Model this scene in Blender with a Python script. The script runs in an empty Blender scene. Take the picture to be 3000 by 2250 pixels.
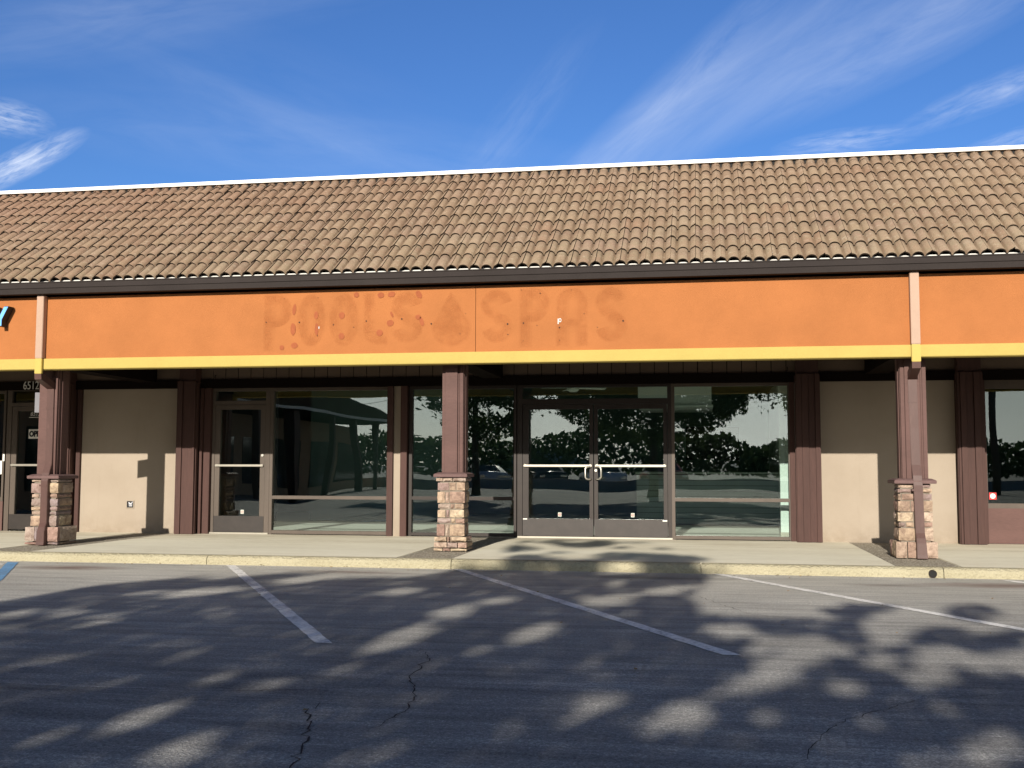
import bpy, bmesh, math, random
from math import sin, cos, tan, pi, sqrt, radians, hypot
from mathutils import Vector, Matrix, noise
R = random.Random(7)
sc = bpy.context.scene
COL = sc.collection

# ------------------------------------------------------------------ key dimensions (metres)
S = .11            # sidewalk height
YK = 12.8          # kerb face
YC = 14.10         # column fronts
YF = 13.93         # fascia face
YW = 17.05         # shopfront wall
EYE = 1.20
SUN_A, SUN_E = .06, .36     # sunlight travels +Y, drifting +X by A and dropping by E per metre
FOC = 3200.0
YAW, PIT, ROLL = radians(9.83), radians(4.4), radians(.13)

# ------------------------------------------------------------------ camera
cy, sy, cp, sp = cos(YAW), sin(YAW), cos(PIT), sin(PIT)
FW = Vector((-sy*cp, cy*cp, sp)); r0 = Vector((cy, sy, 0)); u0 = r0.cross(FW)
RT = cos(ROLL)*r0 + sin(ROLL)*u0; UP = -sin(ROLL)*r0 + cos(ROLL)*u0
cam = bpy.data.cameras.new('camera'); co = bpy.data.objects.new('camera', cam); COL.objects.link(co)
co.matrix_world = Matrix(((RT.x, UP.x, -FW.x, 0), (RT.y, UP.y, -FW.y, 0), (RT.z, UP.z, -FW.z, EYE), (0, 0, 0, 1)))
cam.sensor_fit = 'HORIZONTAL'; cam.sensor_width = 36; cam.lens = 36*FOC/3000
cam.clip_end = 6000; cam.clip_start = .05
sc.camera = co

def gnd(x, y, z=0.0):
    """a survey mark of the photograph carried to the ground plane (used to lay out where tree shade falls)"""
    d = FW*FOC + RT*(x-1500) - UP*(y-1125)
    k = (z-EYE)/d.z
    return d.x*k, d.y*k

# ------------------------------------------------------------------ material helpers
def rgb(h): return (h[0], h[1], h[2], 1)
class NT:
    def __init__(s, name):
        s.m = bpy.data.materials.new(name); s.m.use_nodes = True
        s.t = s.m.node_tree; s.n = s.t.nodes; s.n.clear()
        s.out = s.n.new('ShaderNodeOutputMaterial')
    def add(s, typ, **kw):
        nd = s.n.new('ShaderNode'+typ)
        for k, v in kw.items():
            if k.startswith('i_'):
                key = k[2:].replace('_', ' ')
                nd.inputs[key].default_value = v
            else: setattr(nd, k, v)
        return nd
    def link(s, a, b): s.t.links.new(a, b)
    def noise(s, vec, scale, detail=4, rough=.6, dist=0):
        n = s.add('TexNoise'); n.inputs['Scale'].default_value = scale; n.inputs['Detail'].default_value = detail
        n.inputs['Roughness'].default_value = rough; n.inputs['Distortion'].default_value = dist
        if vec is not None: s.link(vec, n.inputs['Vector'])
        return n.outputs['Fac']
    def ramp(s, fac, stops):
        r = s.add('ValToRGB'); e = r.color_ramp.elements
        while len(e) > 1: e.remove(e[-1])
        for i, (p, c) in enumerate(stops):
            if i == 0: e[0].position = p; el = e[0]
            else: el = e.new(p)
            el.color = rgb(c) if not isinstance(c, (int, float)) else (c, c, c, 1)
        s.link(fac, r.inputs['Fac']); return r.outputs['Color']
    def mix(s, fac, a, b, mode='MIX'):
        m = s.add('MixRGB'); m.blend_type = mode
        for sock, v in ((m.inputs['Fac'], fac), (m.inputs['Color1'], a), (m.inputs['Color2'], b)):
            if isinstance(v, (int, float)): sock.default_value = v
            elif isinstance(v, tuple): sock.default_value = rgb(v)
            else: s.link(v, sock)
        return m.outputs['Color']
    def math(s, op, a, b=None, c=None, clamp=False):
        m = s.add('Math'); m.operation = op; m.use_clamp = clamp
        for i, v in enumerate((a, b, c)):
            if v is None: continue
            if isinstance(v, (int, float)): m.inputs[i].default_value = v
            else: s.link(v, m.inputs[i])
        return m.outputs[0]
    def coord(s, scale=(1, 1, 1), kind='Object', loc=(0, 0, 0), rot=(0, 0, 0)):
        tc = s.add('TexCoord'); mp = s.add('Mapping')
        mp.inputs['Scale'].default_value = scale; mp.inputs['Location'].default_value = loc; mp.inputs['Rotation'].default_value = rot
        s.link(tc.outputs[kind], mp.inputs['Vector']); return mp.outputs['Vector']
    def finish(s, col, rough=.8, spec=.3, bump=None, bstr=.3, bdist=.01, metal=0):
        b = s.add('BsdfPrincipled')
        for key, v in (('Base Color', col), ('Roughness', rough), ('Specular IOR Level', spec), ('Metallic', metal)):
            if isinstance(v, (int, float)): b.inputs[key].default_value = v
            elif isinstance(v, tuple): b.inputs[key].default_value = rgb(v)
            else: s.link(v, b.inputs[key])
        if bump is not None:
            bp = s.add('Bump'); bp.inputs['Strength'].default_value = bstr; bp.inputs['Distance'].default_value = bdist
            s.link(bump, bp.inputs['Height']); s.link(bp.outputs['Normal'], b.inputs['Normal'])
        s.link(b.outputs[0], s.out.inputs['Surface']); return s.m
MAT = {}
def surf(name, col, var=.12, scale=3, fine=60, rough=.8, spec=.3, bstr=.25, bdist=.004, metal=0, stretch=(1, 1, 1), dirt=None):
    t = NT(name); v = t.coord(stretch)
    a = t.noise(v, scale, 5, .65); f = t.noise(v, fine, 3, .6)
    mixed = t.math('ADD', t.math('MULTIPLY', a, .65), t.math('MULTIPLY', f, .35))
    lo = tuple(c*(1-var*1.6) for c in col); hi = tuple(min(.95, c*(1+var*1.6)) for c in col)
    c = t.ramp(mixed, [(.28, lo), (.5, col), (.72, hi)])
    if dirt:
        dcol, lo_, hi_, dscale = dirt
        c = t.mix(t.ramp(t.noise(v, dscale, 6, .7), [(lo_, 0), (hi_, 1)]), c, dcol)
    MAT[name] = t.finish(c, rough, spec, f, bstr, bdist, metal); return MAT[name]

surf('orange_stucco', (.355, .134, .047), .09, 1.6, 75, .9, .1, 1.0, .006)
def ghost(name, col, a):
    t = NT(name); n = t.noise(t.coord(), 5, 5, .7)
    d = t.add('BsdfDiffuse'); d.inputs['Color'].default_value = rgb(col); tr = t.add('BsdfTransparent'); ms = t.add('MixShader')
    t.link(t.ramp(n, [(.32, a*1.5), (.62, a*.35)]), ms.inputs[0]); t.link(tr.outputs[0], ms.inputs[1]); t.link(d.outputs[0], ms.inputs[2]); t.link(ms.outputs[0], t.out.inputs['Surface']); MAT[name] = t.m
ghost('orange_faded', (.348, .112, .040), .055)
surf('orange_glue', (.295, .088, .036), .12, 9, 110, .9, .2, .9, .005)
surf('yellow_stucco', (.42, .325, .098), .05, 2.2, 75, .9, .1, .7, .004)
surf('yellow_paint', (.44, .33, .08), .04, 3, 60, .6, .3)
surf('peach_paint', (.38, .255, .185), .05, 3, 60, .6, .3)
t = NT('beige_stucco'); v = t.coord(); n = t.noise(v, 1.3, 5, .65); f = t.noise(v, 110, 3, .6); st = t.noise(t.coord((5, 5, .5)), 1.6, 5, .7)
c = t.ramp(t.math('ADD', t.math('MULTIPLY', n, .6), t.math('MULTIPLY', f, .4)), [(.3, (.285, .235, .182)), (.5, (.318, .265, .208)), (.7, (.345, .29, .23))])
sep = t.add('SeparateXYZ'); tc = t.add('TexCoord'); t.link(tc.outputs['Object'], sep.inputs[0])
lo = t.math('POWER', t.math('SUBTRACT', 1.0, t.math('MULTIPLY', t.math('ADD', sep.outputs['Z'], -.1), 2.0, clamp=True)), 2.0)
c = t.mix(t.math('MULTIPLY', lo, t.ramp(t.noise(v, 5, 6, .75), [(.35, 0), (.7, .75)])), c, (.20, .155, .11))
c = t.mix(t.ramp(st, [(.58, 0), (.8, .35)]), c, (.24, .195, .15))
MAT['beige_stucco'] = t.finish(c, .92, .1, f, .8, .005)
surf('brown_wood', (.060, .029, .0235), .2, 2.5, 45, .72, .3, .5, .003, stretch=(1, 1, .12), dirt=((.15, .095, .08), .68, .9, 9))
surf('brown_post', (.100, .053, .045), .15, 2.5, 45, .7, .3, .5, .003, stretch=(.3, .3, 1), dirt=((.165, .10, .085), .62, .9, 7))
surf('brown_pipe', (.072, .033, .026), .15, 3, 40, .5, .4, .2, .002, stretch=(1, 1, .3), dirt=((.13, .07, .058), .6, .85, 7))
surf('cap_stone', (.13, .078, .072), .18, 9, 70, .8, .3, .6, .005, dirt=((.28, .23, .21), .66, .85, 14))
surf('gutter_metal', (.030, .024, .022), .12, 2, 60, .75, .12, .1)
surf('dark_trim', (.010, .007, .006), .15, 3, 60, .95, .03, .2)
surf('bronze_frame', (.088, .069, .055), .12, 4, 80, .5, .25, .1, .001, metal=0, stretch=(1, 1, .2))
surf('bronze_dark', (.030, .023, .0195), .15, 4, 80, .5, .25, .1, .001)
surf('kick_metal', (.027, .021, .018), .2, 6, 90, .45, .5, .15, .001, metal=.25, dirt=((.4, .38, .35), .80, .82, 19))
surf('door_bar', (.40, .37, .31), .06, 5, 90, .35, .5, .05, .001, metal=.6)
surf('brushed_steel', (.66, .63, .55), .06, 9, 90, .3, .5, .05, .001, metal=.85)
surf('ridge_metal', (.80, .79, .74), .03, 2, 60, .5, .4, .05)
surf('frieze_paint', (.13, .095, .07), .1, 2, 60, .85, .2, .3)
surf('soffit_paint', (.035, .026, .02), .1, 2, 60, .85, .2, .3)
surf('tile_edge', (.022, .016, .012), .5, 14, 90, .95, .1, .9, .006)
surf('black_felt', (.012, .012, .012), .1)
surf('grout', (.20, .17, .135), .15, 14, 120, .95, .1, .8, .005)
surf('white_paint', (.60, .59, .55), .04, 3, 60, .6, .3)
surf('interior_white', (.70, .76, .72), .04, 1, 40, .8, .2)
surf('interior_teal', (.10, .165, .155), .1, 1, 40, .8, .2)
surf('interior_slat', (.34, .40, .36), .1, 2, 40, .7, .2)
surf('interior_dark', (.035, .04, .045), .1)
surf('interior_floor', (.80, .78, .72), .08, 2, 40, .6, .3)
surf('screen_black', (.01, .01, .012), .1, rough=.3)
surf('sticker_pink', (.80, .42, .42), .05); surf('sticker_red', (.70, .06, .06), .05)
surf('sign_blue', (.16, .42, .85), .03, rough=.35); surf('sign_black', (.012, .012, .014), .1, rough=.5)
surf('paper', (.74, .72, .66), .05); surf('paper_grey', (.20, .195, .21), .06); surf('numeral_grey', (.62, .60, .57), .05)
surf('bark', (.08, .06, .045), .25, 4, 40, .95, .1, .9, .02, stretch=(1, 1, .25))
surf('pole_wood', (.13, .10, .08), .2, 3, 40, .9, .1, .5, .01, stretch=(1, 1, .1))
surf('concrete_block', (.42, .39, .33), .12, 1.5, 60, .95, .1, .6, .006)
surf('wing_roof', (.022, .018, .016), .2, 2, 12, rough=1, spec=0); surf('wing_wall', (.36, .25, .17), .1); surf('tyre', (.02, .02, .02), .1); surf('rim', (.5, .5, .52), .05, metal=.7, rough=.35)
for i, c in enumerate(((.55, .56, .58), (.03, .035, .05), (.75, .75, .74), (.28, .03, .03), (.10, .14, .22))):
    surf('car_paint_%d' % i, c, .02, rough=.25, spec=.6, bstr=0)
surf('car_glass', (.02, .025, .03), .05, rough=.08, spec=.8, bstr=0)

# asphalt: aggregate speckle, drag streaks along the kerb, oil and rust stains
t = NT('asphalt'); v = t.coord(); vs = t.coord((.22, 1.6, 1))
big = t.noise(v, .28, 5, .6); streak = t.noise(vs, 3.2, 7, .7); fine = t.noise(v, 95, 2, .7); agg = t.noise(v, 38, 3, .75)
streak2 = t.noise(t.coord((.10, 2.2, 1), loc=(3, 1, 0)), 5, 5, .75)
f = t.math('ADD', t.math('MULTIPLY', big, .22), t.math('ADD', t.math('MULTIPLY', streak, .26), t.math('ADD', t.math('MULTIPLY', fine, .26), t.math('MULTIPLY', agg, .26))))
c = t.ramp(f, [(.38, (.070, .069, .068)), (.46, (.20, .195, .187)), (.53, (.32, .313, .295)), (.60, (.64, .62, .57))])
sep = t.add('SeparateXYZ'); tc = t.add('TexCoord'); t.link(tc.outputs['Object'], sep.inputs[0])
kerb_tone = t.math('MULTIPLY', t.math('SMOOTH_MIN', t.math('MULTIPLY', t.math('ADD', sep.outputs['Y'], -6.0), .16, clamp=True), 1.0, .1), t.ramp(streak2, [(.3, .25), (.7, 1)]))  # streaky tone, paler towards the kerb
c = t.mix(t.math('MULTIPLY', kerb_tone, .68), c, (.70, .67, .58))
peb = t.add('TexVoronoi'); peb.inputs['Scale'].default_value = 26; t.link(v, peb.inputs['Vector'])
pm = t.ramp(peb.outputs['Distance'], [(.05, 1), (.13, 0)])
pick = t.ramp(peb.outputs['Color'], [(.70, 0), (.78, 1)])
c = t.mix(t.math('MULTIPLY', pm, pick), c, (.66, .65, .62))
tar = t.ramp(t.noise(vs, 1.5, 6, .7, .4), [(.60, 0), (.72, 1)])
c = t.mix(t.math('MULTIPLY', tar, .35), c, (.075, .076, .08))
# rust coloured run-off where the two drains empty and where cars drip
def spot(cx, cyy, rx, ry, seed):
    mp = t.add('Mapping'); mp.inputs['Location'].default_value = (-cx/rx, -cyy/ry, 0); mp.inputs['Scale'].default_value = (1/rx, 1/ry, 0)
    t.link(tc.outputs['Object'], mp.inputs['Vector']); ln = t.add('VectorMath'); ln.operation = 'LENGTH'; t.link(mp.outputs[0], ln.inputs[0])
    nn = t.noise(t.coord((1, 2.5, 1), loc=(seed, 0, 0)), 3.0, 5, .7)
    return t.math('SUBTRACT', t.math('ADD', nn, .55), ln.outputs['Value'], clamp=True)
for (x, y, rx, ry, k, col) in ((-7.45, 12.1, .8, .35, .8, (.17, .10, .08)), (-4.0, 12.2, .9, .3, .6, (.12, .07, .055)), (-.5, 12.25, 1.0, .3, .5, (.07, .06, .05)), (3.1, 12.1, 1.1, .35, .8, (.17, .10, .08)), (1.9, 11.9, .6, .2, .5, (.09, .06, .05))):
    c = t.mix(t.math('MULTIPLY', spot(x, y, rx, ry, x*3.1), k), c, col)
MAT['asphalt'] = t.finish(c, .93, .22, t.math('ADD', fine, t.math('MULTIPLY', agg, 1.5)), .85, .012)

# concrete with trowel clouding, stains by the wall
t = NT('sidewalk_concrete'); v = t.coord(); vs = t.coord((.35, 1, 1))
a = t.noise(vs, 1.3, 6, .65); f = t.noise(v, 90, 3, .7); m = t.noise(v, 7, 5, .7)
mm = t.math('ADD', t.math('MULTIPLY', a, .55), t.math('ADD', t.math('MULTIPLY', f, .2), t.math('MULTIPLY', m, .25)))
c = t.ramp(mm, [(.3, (.58, .53, .405)), (.5, (.72, .672, .53)), (.68, (.80, .76, .62))])
sep = t.add('SeparateXYZ'); tc = t.add('TexCoord'); t.link(tc.outputs['Object'], sep.inputs[0])
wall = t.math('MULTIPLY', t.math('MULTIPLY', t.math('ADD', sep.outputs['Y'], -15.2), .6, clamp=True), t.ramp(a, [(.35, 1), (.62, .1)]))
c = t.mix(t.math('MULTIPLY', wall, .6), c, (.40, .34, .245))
MAT['sidewalk_concrete'] = t.finish(c, .9, .25, f, .4, .004)
# exposed-aggregate kerb, cream paint worn through to grey pits
t = NT('kerb_concrete'); v = t.coord(); pv = t.add('TexVoronoi'); pv.inputs['Scale'].default_value = 34; t.link(v, pv.inputs['Vector'])
a = t.noise(t.coord((.5, 1, 1)), 2.5, 5, .65); f = t.noise(v, 48, 4, .75)
c = t.ramp(a, [(.3, (.345, .305, .20)), (.7, (.43, .39, .27))])
c = t.mix(t.ramp(f, [(.56, 0), (.70, .5)]), c, (.22, .19, .13))
MAT['kerb_concrete'] = t.finish(c, .95, .15, t.math('ADD', f, pv.outputs['Distance']), 1.0, .014)
# river pebbles set in the beds round the columns
t = NT('pebble_aggregate'); v = t.coord(); pv = t.add('TexVoronoi'); pv.inputs['Scale'].default_value = 42; t.link(v, pv.inputs['Vector'])
c = t.ramp(pv.outputs['Color'], [(.1, (.28, .24, .18)), (.45, (.5, .44, .34)), (.8, (.68, .62, .5))])
c = t.mix(t.ramp(pv.outputs['Distance'], [(.25, 0), (.6, .8)]), c, (.18, .155, .12))
MAT['pebble_aggregate'] = t.finish(c, .85, .3, t.ramp(pv.outputs['Distance'], [(.0, 1), (.6, 0)]), 1.0, .02)
# worn road paint
def roadpaint(name, col):
    t = NT(name); v = t.coord(); n = t.noise(v, 26, 6, .75); n2 = t.noise(t.coord((1, .3, 1)), 6, 4, .7)
    k = t.math('ADD', t.math('MULTIPLY', n, .6), t.math('MULTIPLY', n2, .4))
    c = t.ramp(k, [(.36, (.22, .22, .22)), (.45, tuple(x*.72 for x in col)), (.56, col)])
    MAT[name] = t.finish(c, .9, .2, n, .5, .004)
roadpaint('white_road_paint', (.86, .84, .79)); roadpaint('blue_road_paint', (.16, .33, .55))
# concrete roof tiles: per-tile colour, rosy near the ridge and grey-green lichen near the eave
t = NT('roof_tile'); g = t.add('NewGeometry'); v = t.coord(); n = t.noise(v, 9, 5, .7); f = t.noise(v, 70, 3, .7)
sep = t.add('SeparateXYZ'); tc = t.add('TexCoord'); t.link(tc.outputs['Object'], sep.inputs[0])
rp = g.outputs['Random Per Island']
c = t.ramp(rp, [(0, (0.22, 0.146, 0.1)), (0.3, (0.241, 0.166, 0.113)), (0.55, (0.259, 0.185, 0.125)), (0.75, (0.247, 0.166, 0.121)), (0.88, (0.279, 0.206, 0.145)), (1, (0.234, 0.144, 0.096))])
hz = t.math('MULTIPLY', t.math('ADD', sep.outputs['Z'], -3.7), .55, clamp=True)
lich = t.math('MULTIPLY', t.ramp(n, [(.38, 0), (.66, 1)]), t.math('SUBTRACT', .75, t.math('MULTIPLY', hz, .5)))
c = t.mix(t.math('MULTIPLY', lich, .8), c, (.215, .185, .118))
xl = t.math('MULTIPLY', t.math('ADD', t.math('MULTIPLY', sep.outputs['X'], -1), -1), .09, clamp=True)
c = t.mix(t.math('MULTIPLY', t.math('MULTIPLY', xl, hz), .6), c, (.215, .120, .082))
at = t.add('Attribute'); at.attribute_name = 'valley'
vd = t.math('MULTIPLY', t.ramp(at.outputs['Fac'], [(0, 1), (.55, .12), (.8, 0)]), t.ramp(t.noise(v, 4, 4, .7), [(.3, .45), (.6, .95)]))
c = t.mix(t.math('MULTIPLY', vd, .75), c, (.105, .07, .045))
c = t.mix(t.ramp(f, [(.54, 0), (.70, .65)]), c, (.085, .06, .042))
c = t.mix(t.ramp(t.noise(v, 2.2, 6, .75), [(.52, 0), (.70, .55)]), c, (.15, .10, .07))
c = t.mix(t.ramp(t.noise(t.coord(loc=(9, 2, 4)), 14, 5, .75), [(.55, 0), (.70, .5)]), c, (.40, .345, .27))
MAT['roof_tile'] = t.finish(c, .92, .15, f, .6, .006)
# split-face stone, per-stone colour
t = NT('stone_veneer'); g = t.add('NewGeometry'); v = t.coord(); n = t.noise(v, 11, 6, .7, .6); f = t.noise(v, 60, 3, .7)
c = t.ramp(g.outputs['Random Per Island'], [(0, (0.374, 0.270, 0.198)), (.12, (0.484, 0.373, 0.246)), (.24, (0.286, 0.178, 0.150)), (.36, (0.440, 0.324, 0.228)), (.46, (0.237, 0.189, 0.192)), (.56, (0.517, 0.410, 0.312)), (.66, (0.363, 0.232, 0.186)), (.76, (0.275, 0.221, 0.222)), (.86, (0.462, 0.335, 0.240)), (1, (0.550, 0.454, 0.312))])
c = t.mix(t.ramp(n, [(.36, .75), (.6, 0)]), c, (.16, .105, .08))
c = t.mix(t.ramp(n, [(.62, 0), (.75, .5)]), c, (.35, .30, .245))
MAT['stone_veneer'] = t.finish(c, .9, .2, t.math('ADD', n, t.math('MULTIPLY', f, .4)), 1.0, .02)
# leaves
def leafmat(name, a, b):
    t = NT(name); g = t.add('NewGeometry')
    c = t.ramp(g.outputs['Random Per Island'], [(0, a), (.6, b), (1, tuple(x*1.5 for x in b))])
    d = t.add('BsdfDiffuse'); t.link(c, d.inputs['Color']); tr = t.add('BsdfTranslucent'); t.link(c, tr.inputs['Color'])
    ms = t.add('MixShader'); ms.inputs[0].default_value = .3; t.link(d.outputs[0], ms.inputs[1]); t.link(tr.outputs[0], ms.inputs[2])
    t.link(ms.outputs[0], t.out.inputs['Surface']); MAT[name] = t.m
leafmat('leaf_green', (.035, .06, .018), (.07, .105, .03)); leafmat('leaf_dark', (.025, .045, .02), (.05, .08, .03))
# window glass: a clear tinted sheet with a mirror reflection that grows at grazing angles, slightly wavy
def glassmat(name, tint, f0, wave):
    t = NT(name); lw = t.add('LayerWeight'); lw.inputs['Blend'].default_value = .5
    fac = t.math('ADD', f0, t.math('MULTIPLY', t.math('POWER', lw.outputs['Facing'], 5), .8), clamp=True)
    nz = t.noise(t.coord((.8, 1, .55)), .9, 1, .4)
    bp = t.add('Bump'); bp.inputs['Strength'].default_value = wave; bp.inputs['Distance'].default_value = .02; t.link(nz, bp.inputs['Height'])
    gl = t.add('BsdfGlossy'); gl.inputs['Roughness'].default_value = .0; gl.inputs['Color'].default_value = (.95, 1, .97, 1); t.link(bp.outputs[0], gl.inputs['Normal'])
    tr = t.add('BsdfTransparent'); tr.inputs['Color'].default_value = rgb(tint)
    ms = t.add('MixShader'); t.link(fac, ms.inputs[0]); t.link(tr.outputs[0], ms.inputs[1]); t.link(gl.outputs[0], ms.inputs[2])
    t.link(ms.outputs[0], t.out.inputs['Surface']); MAT[name] = t.m
glassmat('window_glass', (.88, .93, .91), .10, .25)
glassmat('window_glass_wavy', (.88, .93, .91), .10, .5)
glassmat('window_glass_smoked', (.55, .62, .58), .08, .2)

# ------------------------------------------------------------------ mesh helpers
class MB:
    def __init__(s): s.v = []; s.f = []; s.mi = []
    def poly(s, pts, mi=0):
        b = len(s.v); s.v += [tuple(p) for p in pts]; s.f.append(tuple(range(b, b+len(pts)))); s.mi.append(mi)
    def box(s, x0, x1, y0, y1, z0, z1, mi=0):
        b = len(s.v)
        s.v += [(x0, y0, z0), (x1, y0, z0), (x1, y1, z0), (x0, y1, z0), (x0, y0, z1), (x1, y0, z1), (x1, y1, z1), (x0, y1, z1)]
        for f in ((0, 3, 2, 1), (4, 5, 6, 7), (0, 1, 5, 4), (1, 2, 6, 5), (2, 3, 7, 6), (3, 0, 4, 7)):
            s.f.append(tuple(b+i for i in f)); s.mi.append(mi)
        return s
    def prism(s, prof, y0, y1, axis='y', mi=0):
        """outline prof [(a,b)] extruded; axis y: (x,z) outline, axis x: (y,z) outline, axis z: (x,y) outline"""
        n = len(prof); b = len(s.v)
        mk = {'y': lambda p, w: (p[0], w, p[1]), 'x': lambda p, w: (w, p[0], p[1]), 'z': lambda p, w: (p[0], p[1], w)}[axis]
        s.v += [mk(p, y0) for p in prof]+[mk(p, y1) for p in prof]
        s.f.append(tuple(b+i for i in range(n))); s.f.append(tuple(b+n+i for i in reversed(range(n)))); s.mi += [mi, mi]
        for i in range(n):
            j = (i+1) % n; s.f.append((b+i, b+n+i, b+n+j, b+j)); s.mi.append(mi)
        return s
    def tube(s, pts, rad, seg=10, mi=0):
        pts = [Vector(p) for p in pts]; rads = rad if isinstance(rad, (list, tuple)) else [rad]*len(pts)
        b = len(s.v); up = None
        for i, p in enumerate(pts):
            d = (pts[min(i+1, len(pts)-1)]-pts[max(i-1, 0)]).normalized()
            if up is None: up = Vector((0, 0, 1)) if abs(d.z) < .9 else Vector((1, 0, 0))
            a = d.cross(up).normalized(); up = a.cross(d).normalized()
            for k in range(seg):
                w = 2*pi*k/seg; s.v.append(tuple(p+rads[i]*(cos(w)*a+sin(w)*up)))
        for i in range(len(pts)-1):
            for k in range(seg):
                k2 = (k+1) % seg; s.f.append((b+i*seg+k, b+i*seg+k2, b+(i+1)*seg+k2, b+(i+1)*seg+k)); s.mi.append(mi)
        s.f.append(tuple(b+k for k in reversed(range(seg)))); s.f.append(tuple(b+(len(pts)-1)*seg+k for k in range(seg))); s.mi += [mi, mi]
        return s
    def build(s, name, mat, parent=None, bevel=0, smooth=False, fix=True):
        org = ORG(parent)
        me = bpy.data.meshes.new(name); me.from_pydata([(a-org[0], b-org[1], c-org[2]) for a, b, c in s.v], [], s.f)
        for m in (mat if isinstance(mat, (list, tuple)) else [mat]): me.materials.append(MAT[m] if isinstance(m, str) else m)
        me.polygons.foreach_set('material_index', s.mi)
        if smooth: me.polygons.foreach_set('use_smooth', [True]*len(me.polygons))
        if fix or bevel:
            bm = bmesh.new(); bm.from_mesh(me)
            if bevel:
                bmesh.ops.bevel(bm, geom=[e for e in bm.edges if e.is_manifold and e.calc_face_angle(0) > .5], offset=bevel, segments=2, affect='EDGES', clamp_overlap=True)
            if fix: bmesh.ops.recalc_face_normals(bm, faces=bm.faces)
            bm.to_mesh(me); bm.free()
        o = bpy.data.objects.new(name, me); COL.objects.link(o)
        if parent is not None: o.parent = parent
        return o
def ORG(p):
    x = Vector((0, 0, 0))
    while p is not None: x = x+p.location; p = p.parent
    return x
def tag(o, label=None, cat=None, group=None, kind=None):
    if label: o['label'] = label
    if cat: o['category'] = cat
    if group: o['group'] = group
    if kind: o['kind'] = kind
    return o
def thing(name, label, cat, loc=(0, 0, 0), group=None):
    o = bpy.data.objects.new(name, None); o.location = loc; o.empty_display_size = .2; COL.objects.link(o)
    return tag(o, label, cat, group)
def node(name, parent, label=None):
    o = bpy.data.objects.new(name, None); o.empty_display_size = .1; COL.objects.link(o); o.parent = parent
    if label: o['label'] = label
    return o
def text_mesh(body, size, width=None, shear=0, extrude=.002, bold=0):
    cu = bpy.data.curves.new('lettering', 'FONT'); cu.body = body; cu.size = size; cu.extrude = extrude; cu.shear = shear; cu.offset = bold
    cu.align_x = 'LEFT'; cu.resolution_u = 4
    o = bpy.data.objects.new('lettering', cu); COL.objects.link(o); bpy.context.view_layer.update()
    me = bpy.data.meshes.new_from_object(o.evaluated_get(bpy.context.evaluated_depsgraph_get()))
    COL.objects.unlink(o); bpy.data.objects.remove(o); bpy.data.curves.remove(cu)
    xs = [v.co.x for v in me.vertices]; ys = [v.co.y for v in me.vertices]
    x0, x1, y0, y1 = min(xs), max(xs), min(ys), max(ys)
    for v in me.vertices:
        x = (v.co.x-x0); y = v.co.y-y0
        if width: x *= width/(x1-x0)
        y *= size/(y1-y0) if size else 1
        v.co = (x, -v.co.z, y)          # stands upright in XZ, facing -Y
    return me
def text(name, body, mat, parent, x, y, z, h, w=None, shear=0, bold=0):
    me = text_mesh(body, h, w, shear, bold=bold); me.name = name; me.materials.append(MAT[mat])
    o = bpy.data.objects.new(name, me); COL.objects.link(o); o.parent = parent
    o.location = Vector((x, y, z))-ORG(parent); return o

# ------------------------------------------------------------------ ground
def sheet(name, mat, x0, x1, y0, y1, z):
    m = MB(); m.poly([(x0, y0, z), (x1, y0, z), (x1, y1, z), (x0, y1, z)]); return tag(m.build(name, mat, fix=False), kind='structure')
tag(sheet('parking_lot', 'asphalt', -900, 900, -900, 900, 0), 'dark worn asphalt parking lot')
# sidewalk slab, scored into bays by the pebble beds
beds = [(-9.28, -8.60), (-3.66, -3.00), (2.16, 2.84)]
m = MB(); xs = [-30]+[e for b in beds for e in b]+[24]
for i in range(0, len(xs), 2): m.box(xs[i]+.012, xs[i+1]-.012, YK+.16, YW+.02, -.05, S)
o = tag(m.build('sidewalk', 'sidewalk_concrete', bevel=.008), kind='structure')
m = MB()
for a, b in beds: m.box(a, b, YK+.165, YW-.01, -.05, S-.006)
tag(m.build('pebble_beds', 'pebble_aggregate'), kind='structure')
m = MB()
for i in range(0, len(xs), 2): m.box(xs[i]+.02, xs[i+1]-.02, 15.62, 15.628, S-.01, S+.0012)
tag(m.build('walk_line', 'grout'), kind='structure')  # thin darker line running along the sidewalk
# kerb with a rolled nose, cast in lengths with hairline gaps
m = MB(); joints = [-30, -15.1, -9.0, -6.05, -2.95, -.02, 2.62, 5.9, 12, 24]
for a, b in zip(joints, joints[1:]):
    n = max(2, int((b-a)/.06)); prof = [(YK+.17, -.06), (YK, -.06), (YK+.003, .055), (YK+.012, .085), (YK+.032, .102), (YK+.06, S+.002), (YK+.17, S+.002)]
    base = len(m.v); k = len(prof)
    for i in range(n+1):
        x = a+.004+(b-a-.008)*i/n
        for (y, z) in prof:
            j = .007*(noise.noise((x*3, y*7, z*9))+.7*noise.noise((x*13, y*23, z*23))) if z > -.05 and y < YK+.15 else 0
            m.v.append((x, y+j, z+j*.5))
    for i in range(n):
        for q in range(k-1): m.f.append((base+i*k+q, base+(i+1)*k+q, base+(i+1)*k+q+1, base+i*k+q+1)); m.mi.append(0)
    m.f.append(tuple(base+q for q in range(k))); m.f.append(tuple(base+n*k+q for q in reversed(range(k)))); m.mi += [0, 0]
tag(m.build('kerb', 'kerb_concrete'), kind='structure')

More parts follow.
